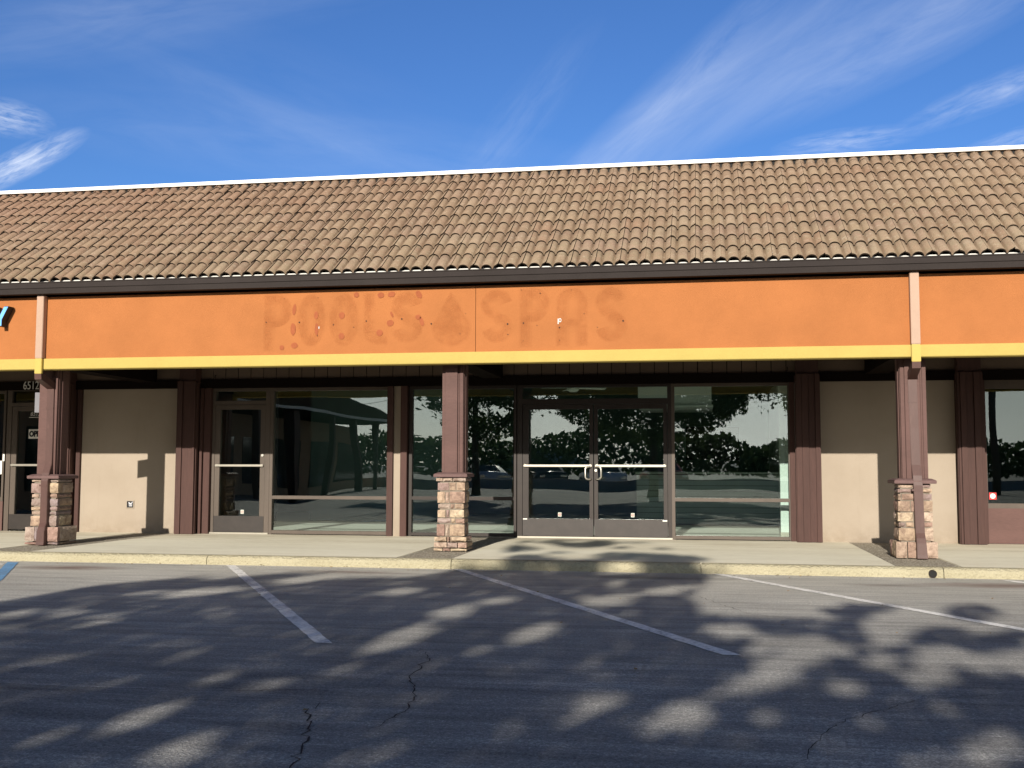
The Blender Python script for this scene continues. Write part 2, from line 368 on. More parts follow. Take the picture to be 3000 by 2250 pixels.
# painted stall lines
def quadline(p, q, w, wq=None, z=.004, jit=.006):
    p, q = Vector(p), Vector(q); d = (q-p); n = max(2, int(d.length/.12)); pts = []
    m = MB()
    for i in range(n+1):
        c = p+d*(i/n); h = w/2
        pts.append(((c.x-h+R.uniform(-jit, jit), c.y, z), (c.x+h+R.uniform(-jit, jit), c.y, z)))
    for a, b in zip(pts, pts[1:]): m.poly([a[0], a[1], b[1], b[0]])
    return m
stalls = [(((-5.71, 12.76), (-2.56, 7.26)), 'white stall line left of the middle column, from kerb to lower left'),
          (((-2.87, 12.80), (.18, 7.28)), 'white stall line starting at the kerb in front of the middle column'),
          (((.16, 12.78), (3.22, 7.28)), 'white stall line starting at the kerb below the right window'),
          (((3.22, 12.66), (6.3, 7.2)), 'white stall line by the kerb right of the drain hole')]
for (p, q), lb in stalls:
    tag(quadline(p, q, .125).build('parking_line', 'white_road_paint', fix=False), lb, 'parking line', 'white angled stall lines')
tag(quadline((-8.56, 12.62), (-5.5, 7.3), .15).build('parking_line', 'blue_road_paint', fix=False), 'blue line of the accessible bay at the far left kerb', 'parking line')
for k in range(4):
    m = MB(); y = 12.35-.75*k; x = -8.52+(12.62-y)*.575
    m.poly([(x-1.7, y+.42, .0045), (x-.16, y+.04, .0045), (x-.10, y-.09, .0045), (x-1.7, y+.27, .0045)])
    tag(m.build('hatch_line', 'white_road_paint', fix=False), 'white hatch stripe beside the blue line at far left', 'hatch line', 'white hatching of the accessible aisle')
# cracks in the asphalt
def crack(pts, w, name='asphalt_crack', seed=1, amp=.035):
    rr = random.Random(seed); m = MB(); path = []
    P = [gnd(*p) for p in pts]
    for (a, b) in zip(P, P[1:]):
        L = hypot(b[0]-a[0], b[1]-a[1]); n = max(2, int(L/.05))
        for i in range(n):
            u = i/n; path.append((a[0]+(b[0]-a[0])*u+rr.uniform(-amp, amp)*.8, a[1]+(b[1]-a[1])*u+rr.uniform(-amp, amp)))
    path.append(P[-1]); prev = None
    for i, p in enumerate(path):
        a = path[max(i-1, 0)]; b = path[min(i+1, len(path)-1)]; d = Vector((b[0]-a[0], b[1]-a[1])).normalized()
        n = Vector((-d.y, d.x)); e = min(1, i/6, (len(path)-1-i)/6); h = w*(.25+.75*e)*rr.uniform(.4, 1.2)/2
        cur = ((p[0]+n.x*h, p[1]+n.y*h, .0035), (p[0]-n.x*h, p[1]-n.y*h, .0035))
        if prev: m.poly([prev[0], prev[1], cur[1], cur[0]])
        prev = cur
    return tag(m.build(name, 'black_felt', fix=False), kind='structure')
crack([(1225, 1905), (1255, 1925), (1230, 1965), (1185, 1985), (1212, 2015), (1205, 2060), (1160, 2095), (1110, 2128), (1060, 2140)], .009, seed=2)
crack([(945, 2060), (895, 2095), (905, 2125), (885, 2185), (853, 2245), (845, 2290)], .010, seed=3)
crack([(-20, 2003), (200, 2014), (430, 2020), (640, 2026), (900, 2021), (1150, 2012)], .007, seed=4, amp=.008)
crack([(1500, 1960), (1750, 1966), (2000, 1968), (2330, 1961)], .004, seed=5, amp=.008)
crack([(40, 1835), (330, 1850), (560, 1842), (760, 1858)], .004, seed=6, amp=.01)
crack([(1905, 1700), (2080, 1760), (2200, 1800), (2480, 1830)], .004, seed=7, amp=.02)
crack([(2330, 2250), (2450, 2120), (2700, 2050), (3000, 2030)], .005, seed=8, amp=.02)
# drain outlet cast into the kerb
d = thing('drain_outlet', 'round dark drain pipe end poking from the kerb face by the right column', 'drain pipe', (2.50, YK, .045))
m = MB()
for k in range(16):
    a0, a1 = 2*pi*k/16, 2*pi*(k+1)/16
    for r0_, r1_, y0_, y1_ in ((.036, .043, -.028, -.028), (.043, .043, -.028, .05), (.036, .036, .05, -.028)):
        m.poly([(2.5+r0_*cos(a0), YK+y0_, .047+r0_*sin(a0)), (2.5+r0_*cos(a1), YK+y0_, .047+r0_*sin(a1)), (2.5+r1_*cos(a1), YK+y1_, .047+r1_*sin(a1)), (2.5+r1_*cos(a0), YK+y1_, .047+r1_*sin(a0))])
m.build('pipe_rim', 'gutter_metal', d)
m = MB(); m.poly([(2.5+.0362*cos(2*pi*k/16), YK-.018, .047+.0362*sin(2*pi*k/16)) for k in range(16)]); m.build('pipe_bore', 'black_felt', d, fix=False)

rl = random.Random(9); m = MB()
for k in range(150):
    x = rl.uniform(-11, 6); y = YK-abs(rl.gauss(0, .16))-.02 if k < 95 else rl.uniform(5.2, 12.5)
    r_ = rl.uniform(.008, .022); a = rl.uniform(0, 6.28); P = []
    for q, (u, w_) in enumerate(((1, 0), (0, .5), (-1, 0), (0, -.5))): P.append((x+r_*(u*cos(a)-w_*sin(a)), y+r_*(u*sin(a)+w_*cos(a)), .006+rl.uniform(0, .012)))
    m.poly(P)
surf('dry_leaf', (.22, .15, .07), .3, 8); tag(m.build('leaf_litter', 'dry_leaf', fix=False), kind='stuff')
# ------------------------------------------------------------------ the shop building
B = thing('strip_mall_building', 'single-storey shop row with tan tile roof and orange fascia', 'building', (0, YW, 0))
XL, XR = -24.0, 16.0
SEAMX = -2.90
# --- tiled mansard roof
ANG = radians(33.7); CT, ST = cos(ANG), sin(ANG); EY, EZ = YF-.16, 3.765
TW, EXPO, ROWS = .314, .374, 11
RIDGE_L = 3.64
def slope(x, s, n): return (x, EY+s*CT-n*ST, EZ+s*ST+n*CT)
m = MB(); rr = random.Random(3)
segs = []
for roll in range(2):
    for k in range(9):
        a = pi*k/8; segs.append((roll*.157+.0785-.070*cos(a), .060*sin(a)**.95 if 0 < k < 8 else 0.0))
xs0 = -15.2; ntile = int((8.2-xs0)/TW); VAL = []
for r in range(ROWS):
    s0 = r*EXPO-.01; s1 = min(s0+EXPO+.05, RIDGE_L)
    for i in range(ntile):
        off = xs0+i*TW+rr.uniform(-.002, .002)+.0785
        lift = rr.uniform(0, .007); ds = rr.uniform(-.012, .012); tilt = rr.uniform(-.005, .005); skew = rr.uniform(-.002, .002)
        prof = [(u, h) for u, h in segs]
        # joint: the tile begins and ends on a roll crest, the right lip a touch lower than its neighbour's start
        P = []
        for u, h in ([(u, h) for u, h in segs if u >= .0785]+[(u+TW, h) for u, h in segs if u < .0785]+[(TW+.0785, .076), (TW+.0785+.0055, .073)]):
            P.append((u-.0785, h))
        P = [(max(p[0], .0), p[1]) for p in P]
        jd = rr.random() < .55
        n0, n1 = (.034 if r else .024)+lift*.8, .012
        b = len(m.v); K = len(P)
        for j, (u, h) in enumerate(P):
            e = -.004*(u/TW)+tilt*(u/TW-.5)
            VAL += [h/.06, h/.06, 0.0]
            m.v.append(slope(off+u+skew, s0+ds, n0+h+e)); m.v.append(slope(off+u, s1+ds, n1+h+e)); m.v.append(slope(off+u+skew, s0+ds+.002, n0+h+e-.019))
        for j in range(K-1):
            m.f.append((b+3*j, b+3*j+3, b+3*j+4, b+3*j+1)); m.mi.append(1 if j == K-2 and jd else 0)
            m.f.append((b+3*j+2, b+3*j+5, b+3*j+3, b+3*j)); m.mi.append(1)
        # dark side lips at the interlock
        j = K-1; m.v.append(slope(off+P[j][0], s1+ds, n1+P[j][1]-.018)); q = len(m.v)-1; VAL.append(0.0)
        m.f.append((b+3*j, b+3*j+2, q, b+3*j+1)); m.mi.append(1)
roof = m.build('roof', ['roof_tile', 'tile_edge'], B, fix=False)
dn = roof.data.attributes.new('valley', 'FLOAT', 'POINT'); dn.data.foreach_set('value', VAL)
for p in roof.data.polygons:
    if p.material_index == 0: p.use_smooth = True
roof['label'] = 'tan barrel tile roof slope'
m = MB(); q0 = slope(0, 0.0, -.005); q1 = slope(0, RIDGE_L+.02, -.005)
m.prism([(q0[1]+.05, q0[2]), (q1[1], q1[2]), (q1[1]+.02, 3.2), (YF+.2, 3.2), (YF+.145, 3.62), (q0[1]+.05, 3.66)], XL, XR, 'x'); m.build('roof_deck', 'black_felt', B)
rz = slope(0, RIDGE_L, 0); m = MB()
m.box(XL, XR, rz[1]-.03, rz[1]+.30, rz[2]+.108, rz[2]+.165)
o = m.build('ridge_cap', 'ridge_metal', B); o['label'] = 'white metal ridge flashing'
m = MB(); m.box(XL, XR, rz[1]+.02, rz[1]+.28, rz[2]-.3, rz[2]+.107); m.build('ridge_backing', 'black_felt', B)
# white bird-stop strip peeping under the last row of tiles, then the gutter
m = MB(); m.box(XL, XR, EY+.005, EY+.03, 3.70, EZ+.029); m.build('eave_strip', 'white_paint', B)
m = MB(); gp = [(EY+.02, 3.752), (EY-.085, 3.752), (EY-.085, 3.738), (EY-.078, 3.734), (EY-.078, 3.690), (EY-.066, 3.683), (EY-.060, 3.612), (EY+.02, 3.606)]
gp = [(y+.055, z+(.022 if z > 3.72 else 0)) for y, z in gp]
m.prism(gp, XL, XR, 'x'); m.build('gutter', 'gutter_metal', B)['label'] = 'dark brown eave gutter'
# --- fascia
m = MB(); m.box(XL, SEAMX-.003, YF, YF+.14, 2.70, 3.588); m.build('fascia_panel', 'orange_stucco', B)
m = MB(); m.box(SEAMX+.003, XR, YF, YF+.14, 2.70, 3.588); FP = m.build('fascia_panel', 'orange_stucco', B)
m = MB(); m.box(XL, XR, YF+.02, YF+.13, 2.72, 3.60); m.build('fascia_backing', 'dark_trim', B)
m = MB(); m.box(XL, XR, YF-.045, YF+.16, 2.563, 2.712); m.build('fascia_band', 'yellow_stucco', B, bevel=.006)['label'] = 'bright yellow band along the bottom of the fascia'
m = MB(); m.box(XL, XR, YF+.16, YW+.3, 2.93, 3.02); m.build('soffit', 'soffit_paint', B)
# faded outlines of removed sign letters
FY = YF-.0012; GL = MB(); lev = [0]
def fx(px): return px
def stroke(pts, w):
    lev[0] += 1; y = FY-.0001*lev[0]
    pts = [Vector(p) for p in pts]; n = len(pts); L = []
    for i in range(n):
        d = (pts[min(i+1, n-1)]-pts[max(i-1, 0)]).normalized(); nn = Vector((-d.y, d.x))*w/2
        L.append((pts[i]+nn, pts[i]-nn))
    for a, b in zip(L, L[1:]): GL.poly([(a[0].x, y, a[0].y), (a[1].x, y, a[1].y), (b[1].x, y, b[1].y), (b[0].x, y, b[0].y)])
def arc(cx, cz, rx, rz_, a0, a1, n=16): return [(cx+rx*cos(radians(a0+(a1-a0)*i/n)), cz+rz_*sin(radians(a0+(a1-a0)*i/n))) for i in range(n+1)]
def LP(x, w, z0, z1, wd):
    h = z1-z0; stroke([(x+wd/2, z0), (x+wd/2, z1)], wd)
    stroke([(x+wd*.9, z1-wd/2)]+arc(x+w*.45, z1-h*.29, w*.55-wd/2, h*.29-wd/2, 90, -90)+[(x+wd*.9, z0+h*.42+wd/2)], wd)
def LO(x, w, z0, z1, wd): stroke(arc(x+w/2, (z0+z1)/2, w/2-wd/2, (z1-z0)/2-wd/2, 0, 360, 32), wd)
def LL(x, w, z0, z1, wd): stroke([(x+wd/2, z1), (x+wd/2, z0+w*.5)]+arc(x+w*.55, z0+w*.52, w*.55-wd/2, w*.52-wd/2, 180, 270, 8)+[(x+w, z0+wd/2)], wd)
def LS(x, w, z0, z1, wd):
    h = z1-z0; c = x+w/2; r = w/2-wd/2; q = h/4-wd/8
    stroke(arc(c, z1-q-wd*.28, r, q-wd*.22, 10, 250, 16)+arc(c, z0+q+wd*.28, r, q-wd*.22, 70, -170, 16), wd)
def LA(x, w, z0, z1, wd):
    stroke([(x+wd/2, z0)]+arc(x+w/2, z1-w*.5, w/2-wd/2, w*.5-wd/2, 180, 0, 16)+[(x+w-wd/2, z0)], wd); stroke([(x+wd, z0+(z1-z0)*.4), (x+w-wd, z0+(z1-z0)*.4)], wd*.8)
W = .13
def fsurv(x7, y7):       # survey mark on the fascia face
    px, py = 700+x7/1.8433, 780+y7/1.8433
    d = FW*FOC+RT*(px-1500)-UP*(py-1125); k = YF/d.y; return d.x*k, EYE+d.z*k
for fn, xa, xb, yt, yb in ((LP, 140, 282, 158, 455), (LO, 318, 462, 155, 430), (LO, 492, 642, 150, 428), (LL, 678, 800, 150, 420), (LS, 826, 988, 145, 408), (LS, 1310, 1476, 130, 410), (LP, 1518, 1676, 120, 432), (LA, 1716, 1882, 120, 428), (LS, 1926, 2095, 115, 405)):
    GL = MB(); lev[0] = 0
    (x0_, z1_), (x1_, z0_) = fsurv(xa, yt), fsurv(xb, yb)
    for dw in (.045, .0, -.045):
        fn(x0_-dw*.3, x1_-x0_+dw*.6, z0_-dw*.3, z1_+dw*.3, W+dw)
    GL.build('faded_letter', 'orange_faded', FP, fix=False)
(xt, zt_), (xl, zl), (xr, zr) = fsurv(1145, 138), fsurv(1042, 330), fsurv(1252, 330)
hw = (xr-xl)/2; xc = (xl+xr)/2; GL = MB()
for q in (0, 1, 2): GL.poly([(xc+(x-xc)*(1.04-.06*q), FY-.0002*q, zl+(z-zl)*(1.04-.06*q)) for x, z in [(xt, zt_), (xc-hw*.32, zt_-.13), (xc-hw*.75, zl+.13)]+arc(xc, zl-.02, hw, .24, 165, 375, 18)+[(xc+hw*.75, zl+.13), (xc+hw*.32, zt_-.13)]])
GL.build('faded_drop', 'orange_faded', FP, fix=False)['label'] = 'ghost of a removed drop shaped sign'
def blob(mb, x, z, rx, rz_, y, seed, rot=0, n=18):
    rr = random.Random(seed); pts = []
    for k in range(n):
        a = 2*pi*k/n; q = 1+.16*noise.noise((cos(a)*1.5+seed, sin(a)*1.5, 0)); u, w = rx*q*cos(a), rz_*q*sin(a)
        pts.append((x+u*cos(rot)-w*sin(rot), y, z+u*sin(rot)+w*cos(rot)))
    mb.poly(pts)
m = MB()
for i, (x, y, rx, ry, ro) in enumerate(((300, 235, 11, 30, -.1), (293, 340, 16, 34, 0), (300, 428, 19, 17, 0), (232, 440, 14, 14, 0), (418, 265, 12, 22, 0), (420, 340, 10, 36, 0), (556, 266, 17, 20, 0), (554, 378, 16, 19, 0), (635, 155, 15, 15, 0), (767, 157, 19, 16, 0), (825, 152, 20, 16, .2), (972, 152, 15, 24, .6), (817, 307, 20, 18, 0), (760, 360, 18, 19, 0), (826, 260, 7, 18, .4), (968, 275, 16, 14, 0), (988, 300, 11, 26, .3))):
    X, Z = fsurv(x, y); m = MB(); blob(m, X, Z, rx*.0024, ry*.0024, FY-.0055, i, ro); m.build('glue_mark', 'orange_glue', FP, fix=False)
for i, (x, y, r) in enumerate(((148, 303, .010), (327, 303, .013), (511, 316, .011), (620, 330, .008), (688, 296, .012), (880, 285, .013), (1039, 311, .013), (1451, 312, .014), (1537, 307, .012), (1731, 331, .012), (2075, 295, .014), (1627, 147, .009), (1453, 369, .009), (1864, 256, .008), (1610, 320, .007), (1195, 365, .007), (1535, 403, .006), (428, 170, .006), (1525, 128, .007), (1795, 128, .006), (425, 376, .008), (1225, 255, .006), (245, 175, .006), (1732, 400, .006), (1936, 330, .007))):
    X, Z = fsurv(x, y); m = MB(); blob(m, X, Z, r*.8, r*.8, FY-.0062, i+40, 0, 8); m.build('screw_hole', 'black_felt', FP, fix=False)
m = MB(); X, Z = fsurv(1731, 292)
for p in (arc(X+.008, Z, .018, .026, 0, 360, 14),):
    for a, b in zip(p, p[1:]):
        cx_, cz_ = X+.008, Z; k = .62
        m.poly([(a[0], FY-.0060, a[1]), (b[0], FY-.0060, b[1]), (cx_+(b[0]-cx_)*k, FY-.0060, cz_+(b[1]-cz_)*k), (cx_+(a[0]-cx_)*k, FY-.0060, cz_+(a[1]-cz_)*k)])
m.box(X-.022, X-.010, FY-.0066, FY-.0060, Z-.05, Z+.022)
m.build('scrape_mark', 'white_paint', FP, fix=False)
m = MB(); X2, Z2 = fsurv(433, 332); blob(m, X2, Z2, .006, .02, FY-.0060, 5, 0, 8); m.build('scrape_mark', 'white_paint', FP, fix=False)

# --- shopfront wall: masonry panels, frieze, header
WALLTOP = 2.515
panels = [(-10.36, -8.505), (-4.887, -4.762), (1.745, 3.705)]
for a, b in panels:
    m = MB(); m.box(a, b, YW, YW+.2, 0, WALLTOP+.1); m.build('wall_panel', 'beige_stucco', B)
for a, b in ((XL, -14.6), (8.2, XR)):
    m = MB(); m.box(a, b, YW, YW+.2, 0, WALLTOP+.1); m.build('wall_panel', 'beige_stucco', B)
m = MB(); m.box(XL, XR, YW-.06, YW+.22, 2.515, 2.655); m.build('header_beam', 'dark_trim', B)
m = MB(); m.box(XL, -8.0, YW-.03, YW+.2, 2.656, 2.93); m.box(1.5, XR, YW-.03, YW+.2, 2.656, 2.93)
for k in range(43):
    x = -8.0+k*.221; m.box(x+.006, min(x+.215, 1.5), YW-.03, YW+.2, 2.656, 2.93)
m.build('frieze', 'frieze_paint', B)
m = MB(); m.box(-8.0, 1.5, YW-.02, YW+.19, 2.657, 2.929); m.build('frieze_backing', 'dark_trim', B)
# little electrical box hole with a chipped edge in the left panel
m = MB(); m.box(-9.512, -9.372, YW-.012, YW-.001, .513, .525); m.box(-9.512, -9.372, YW-.012, YW-.001, .633, .645); m.box(-9.512, -9.500, YW-.012, YW-.001, .525, .633); m.box(-9.384, -9.372, YW-.012, YW-.001, .525, .633)
ob = m.build('outlet_box', 'beige_stucco', B); ob['label'] = 'open electrical box in the left wall panel'
m = MB(); m.box(-9.499, -9.385, YW-.003, YW-.0005, .526, .632); m.build('box_void', 'sign_black', ob)
m = MB(); m.tube([(-9.47, YW-.006, .56), (-9.45, YW-.03, .61), (-9.42, YW-.028, .58), (-9.40, YW-.01, .62)], .006, 6); m.box(-9.455, -9.40, YW-.018, YW-.004, .545, .60); m.build('cable', 'rim', ob)
# --- pilasters of battened boards
def pilaster(x0, x1, prot, strips, name='pilaster', lab=None):
    m = MB(); m.box(x0+.012, x1-.012, YW-prot+.02, YW+.05, S-.01, 2.90)
    w = x1-x0
    for a, b, d in strips: m.box(x0+w*a, x0+w*b, YW-prot-d, YW-prot+.02+.001*d, S+.004, 2.62-.004*d)
    m.box(x0-.012, x0+.010, YW-prot+.03, YW-prot+.10, S, 2.60); m.box(x1-.010, x1+.012, YW-prot+.03, YW-prot+.10, S, 2.6)
    o = m.build(name, 'brown_wood', B, bevel=.003)
    if lab: o['label'] = lab
    return o
pilaster(-8.52, -8.20, .24, ((0, .30, .022), (.31, .88, 0.0), (.89, 1, .02)))
pilaster(1.40, 1.745, .23, ((.0, .235, .02), (.245, .52, .018), (.53, .80, 0.0), (.81, 1, .02)))
pilaster(3.70, 4.05, .23, ((0, .09, .0), (.10, .33, .02), (.34, .63, 0), (.64, .90, .02), (.91, 1, 0)))
pilaster(-10.74, -10.46, .24, ((0, .20, .0), (.21, .80, .02), (.81, 1, 0)))
for x0, x1, pr in ((-8.13, -8.02, .06), (-8.185, -8.14, .10), (-4.985, -4.888, .06), (-4.761, -4.655, .06), (1.318, 1.395, .04), (4.055, 4.12, .05), (-10.44, -10.365, .05)):
    m = MB(); m.box(x0, x1, YW-pr, YW+.09, S, 2.514); m.build('trim_board', 'brown_wood', B, bevel=.003)
for x in (-4.93, -4.708):
    pass
# --- storefront glazing
GY = YW+.035
def frame_bar(m, x0, x1, z0, z1, d=.0): m.box(x0, x1, GY-.02-d, GY+.08-d, z0, z1)
def pane(x0, x1, z0, z1, parent, mat='window_glass', name='pane', dy=.0):
    m = MB(); m.box(x0-.006, x1+.006, GY+.030+dy, GY+.037+dy, z0-.006, z1+.006); return m.build(name, mat, parent)
def window(x0, x1, z0, z1, rail, label, fm='bronze_frame', glass='window_glass', fw=.05, lowfill=None):
    w = node('window', B, label); m = MB()
    frame_bar(m, x0-fw, x0, S+.0, WALLTOP); frame_bar(m, x1, x1+fw*.8, S+.0, WALLTOP)
    frame_bar(m, x0, x1, z1, WALLTOP-.002); frame_bar(m, x0, x1, S+.012, z0)
    if rail: frame_bar(m, x0, x1, rail[0], rail[1], .001)
    m.build('frame', fm, w, bevel=.003)
    if rail: pane(x0, x1, z0, rail[0], w, glass); pane(x0, x1, rail[1], z1, w, glass)
    else: pane(x0, x1, z0, z1, w, glass)
    return w
window(-6.95, -4.995, .178, 2.46, (.686, .741), 'wide shop window right of the single door', glass='window_glass_wavy')
window(-4.587, -2.925, .172, 2.46, (.69, .745), 'shop window behind the middle stone column', fm='bronze_dark', glass='window_glass_wavy')
window(-.405, 1.300, .172, 2.465, (.694, .748), 'shop window right of the double doors')
w = window(4.14, 7.4, .70, 2.385, None, 'neighbour shop window at the right edge', glass='window_glass_smoked')
m = MB(); m.box(4.09, 7.46, GY-.03, GY+.06, S+.005, .628); m.build('apron_panel', 'brown_post', w)['label'] = 'brown panel below the glass'
w = window(-14.5, -11.86, .68, 2.465, None, 'neighbour shop window at the left edge', glass='window_glass_smoked')
m = MB(); m.box(-14.55, -11.81, GY-.03, GY+.06, S+.005, .612); m.build('apron_panel', 'brown_post', w)
def sticker(x, z, parent, w=.055, h=.065):
    m = MB(); m.box(x-w/2, x+w/2, GY+.026, GY+.0295, z-h/2, z+h/2, 0)
    for k in range(12):
        a0, a1 = 2*pi*k/12, 2*pi*(k+1)/12; r0_, r1_ = w*.30, w*.40
        m.poly([(x+r0_*cos(a0), GY+.0255, z+r0_*sin(a0)), (x+r0_*cos(a1), GY+.0255, z+r0_*sin(a1)), (x+r1_*cos(a1), GY+.0255, z+r1_*sin(a1)), (x+r1_*cos(a0), GY+.0255, z+r1_*sin(a0))], 1)
    m.box(x-w*.24, x+w*.24, GY+.0250, GY+.0258, z-h*.05, z+h*.05, 1)
    m.build('sticker', ['paper', 'sticker_red'], parent, fix=False)['label'] = 'small white sticker with red ring'
def door(x0, x1, ztop, kz, barz, label, stile=(.085, .085), dark=False, barx=None):
    d = node('door', B, label); m = MB(); fm = 'bronze_dark' if dark else 'bronze_frame'
    m.box(x0, x0+stile[0], GY-.012, GY+.05, S+.03, ztop); m.box(x1-stile[1], x1, GY-.012, GY+.05, S+.03, ztop)
    a, b = x0+stile[0], x1-stile[1]
    m.box(a, b, GY-.011, GY+.049, ztop-.075, ztop)
    m.build('door_frame', fm, d, bevel=.003)
    m = MB(); m.box(x0+.004, x1-.004, GY-.018, GY-.0125, S+.035, kz-.006); m.box(a, b, GY-.0120, GY+.049, S+.03, kz-.004)
    m.build('kick_plate', 'kick_metal', d)
    m = MB(); m.box(a-.006, b+.006, GY+.022, GY+.029, kz-.006, ztop-.07); m.build('pane', 'window_glass', d)
    m = MB(); m.box(x0+.02, x1-.02, GY-.052, GY-.028, barz-.017, barz+.017)
    for xx in (x0+.045, x1-.045): m.box(xx-.018, xx+.018, GY-.028, GY-.0125, barz-.022, barz+.022)
    m.build('push_bar', 'door_bar', d, bevel=.005); return d
# single door with transom
D1 = door(-7.965, -7.085, 2.235, .407, 1.232, 'single glass shop door with pale push bar')
sticker(-7.48, .47, D1)
m = MB(); m.tube([(-7.125, GY-.03, 1.40), (-7.125, GY-.01, 1.40)], .022, 12); m.build('lock', 'brushed_steel', D1)
tr = node('window', B, 'narrow transom light above the single door'); m = MB()
frame_bar(m, -8.015, -7.966, S, WALLTOP); frame_bar(m, -7.084, -7.002, S, WALLTOP); frame_bar(m, -7.966, -7.084, 2.24, 2.305); frame_bar(m, -7.966, -7.084, 2.465, WALLTOP-.002)
m.build('frame', 'bronze_frame', tr, bevel=.003); pane(-7.966, -7.084, 2.305, 2.465, tr)
m = MB(); m.box(-8.02, -7.0, GY-.05, GY+.1, S+.001, S+.026); m.build('threshold', 'door_bar', tr)
# double doors
sidef = node('door_surround', B, 'dark frame and transom round the double doors'); m = MB()
frame_bar(m, -2.87, -2.79, S, WALLTOP); frame_bar(m, -.515, -.456, S, WALLTOP); frame_bar(m, -2.79, -.515, 2.205, 2.29); frame_bar(m, -2.79, -.515, 2.47, WALLTOP-.002)
m.build('frame', 'bronze_dark', sidef, bevel=.003); pane(-2.79, -.515, 2.29, 2.47, sidef)
m = MB(); m.box(-2.86, -.45, GY-.05, GY+.1, S+.001, S+.026); m.build('threshold', 'door_bar', sidef)
DL = door(-2.785, -1.668, 2.20, .415, 1.238, 'left leaf of the double glass doors', (.095, .06), True)
DR = door(-1.655, -.52, 2.20, .415, 1.238, 'right leaf of the double glass doors', (.06, .06), True)
sticker(-2.20, .475, DL); sticker(-1.06, .475, DR)
for dd, x, sgn in ((DL, -1.70, -1), (DR, -1.625, 1)):
    xm = x+sgn*.085
    m = MB(); y = GY-.012
    m.tube([(x, y, 1.222), (x+sgn*.02, y-.045, 1.222), (x+sgn*.05, y-.065, 1.220), (xm-sgn*.012, y-.075, 1.210), (xm, y-.078, 1.19), (xm, y-.078, 1.06), (xm-sgn*.012, y-.075, 1.04), (x+sgn*.05, y-.065, 1.03), (x+sgn*.02, y-.045, 1.028), (x, y, 1.028)], .0125, 10)
    m.build('pull_handle', 'brushed_steel', dd, smooth=True)
m = MB(); m.tube([(-1.627, GY-.03, 1.165), (-1.627, GY-.01, 1.165)], .02, 12); m.build('lock', 'brushed_steel', DR)
m = MB(); m.box(-2.775, -2.71, GY-.022, GY-.0185, .395, .412); m.build('door_tag', 'paper', DL); m = MB(); m.box(-.60, -.53, GY-.022, GY-.0185, .385, .405); m.build('door_tag', 'paper', DR)
# neighbour's door at far left
DN = door(-11.70, -10.80, 2.235, .40, 1.232, 'neighbour shop door behind the left column', (.10, .1))
m = MB(); frame_bar(m, -11.79, -11.705, S, WALLTOP); frame_bar(m, -10.795, -10.745, S, WALLTOP); frame_bar(m, -11.705, -10.795, 2.24, 2.30); frame_bar(m, -11.705, -10.795, 2.505, 2.514)
tn = node('window', B, 'transom light above the neighbour door'); m.build('frame', 'bronze_frame', tn); pane(-11.705, -10.795, 2.30, 2.505, tn, 'window_glass_smoked')
# signs on the neighbour's door
text('address_number', '6512', 'numeral_grey', B, -11.45, YW-.066, 2.525, .14, .29)['label'] = 'grey house number 6512 on the dark header'
text('unit_number', '6512', 'numeral_grey', DN, -11.375, GY+.0205, 2.075, .075, .19, shear=.25)
m = MB(); m.box(-11.40, -11.10, GY+.018, GY+.0205, 2.045, 2.056); m.build('underline', 'numeral_grey', DN)
# soffit hooks
for x, z in ((-7.95, 2.71), (-.05, 2.72), (1.30, 2.72)):
    m = MB(); m.tube([(x, YW-.032, z+.02), (x, YW-.06, z+.01), (x, YW-.075, z-.02), (x, YW-.06, z-.035), (x, YW-.045, z-.025)], .005, 6); m.build('hook', 'dark_trim', B)

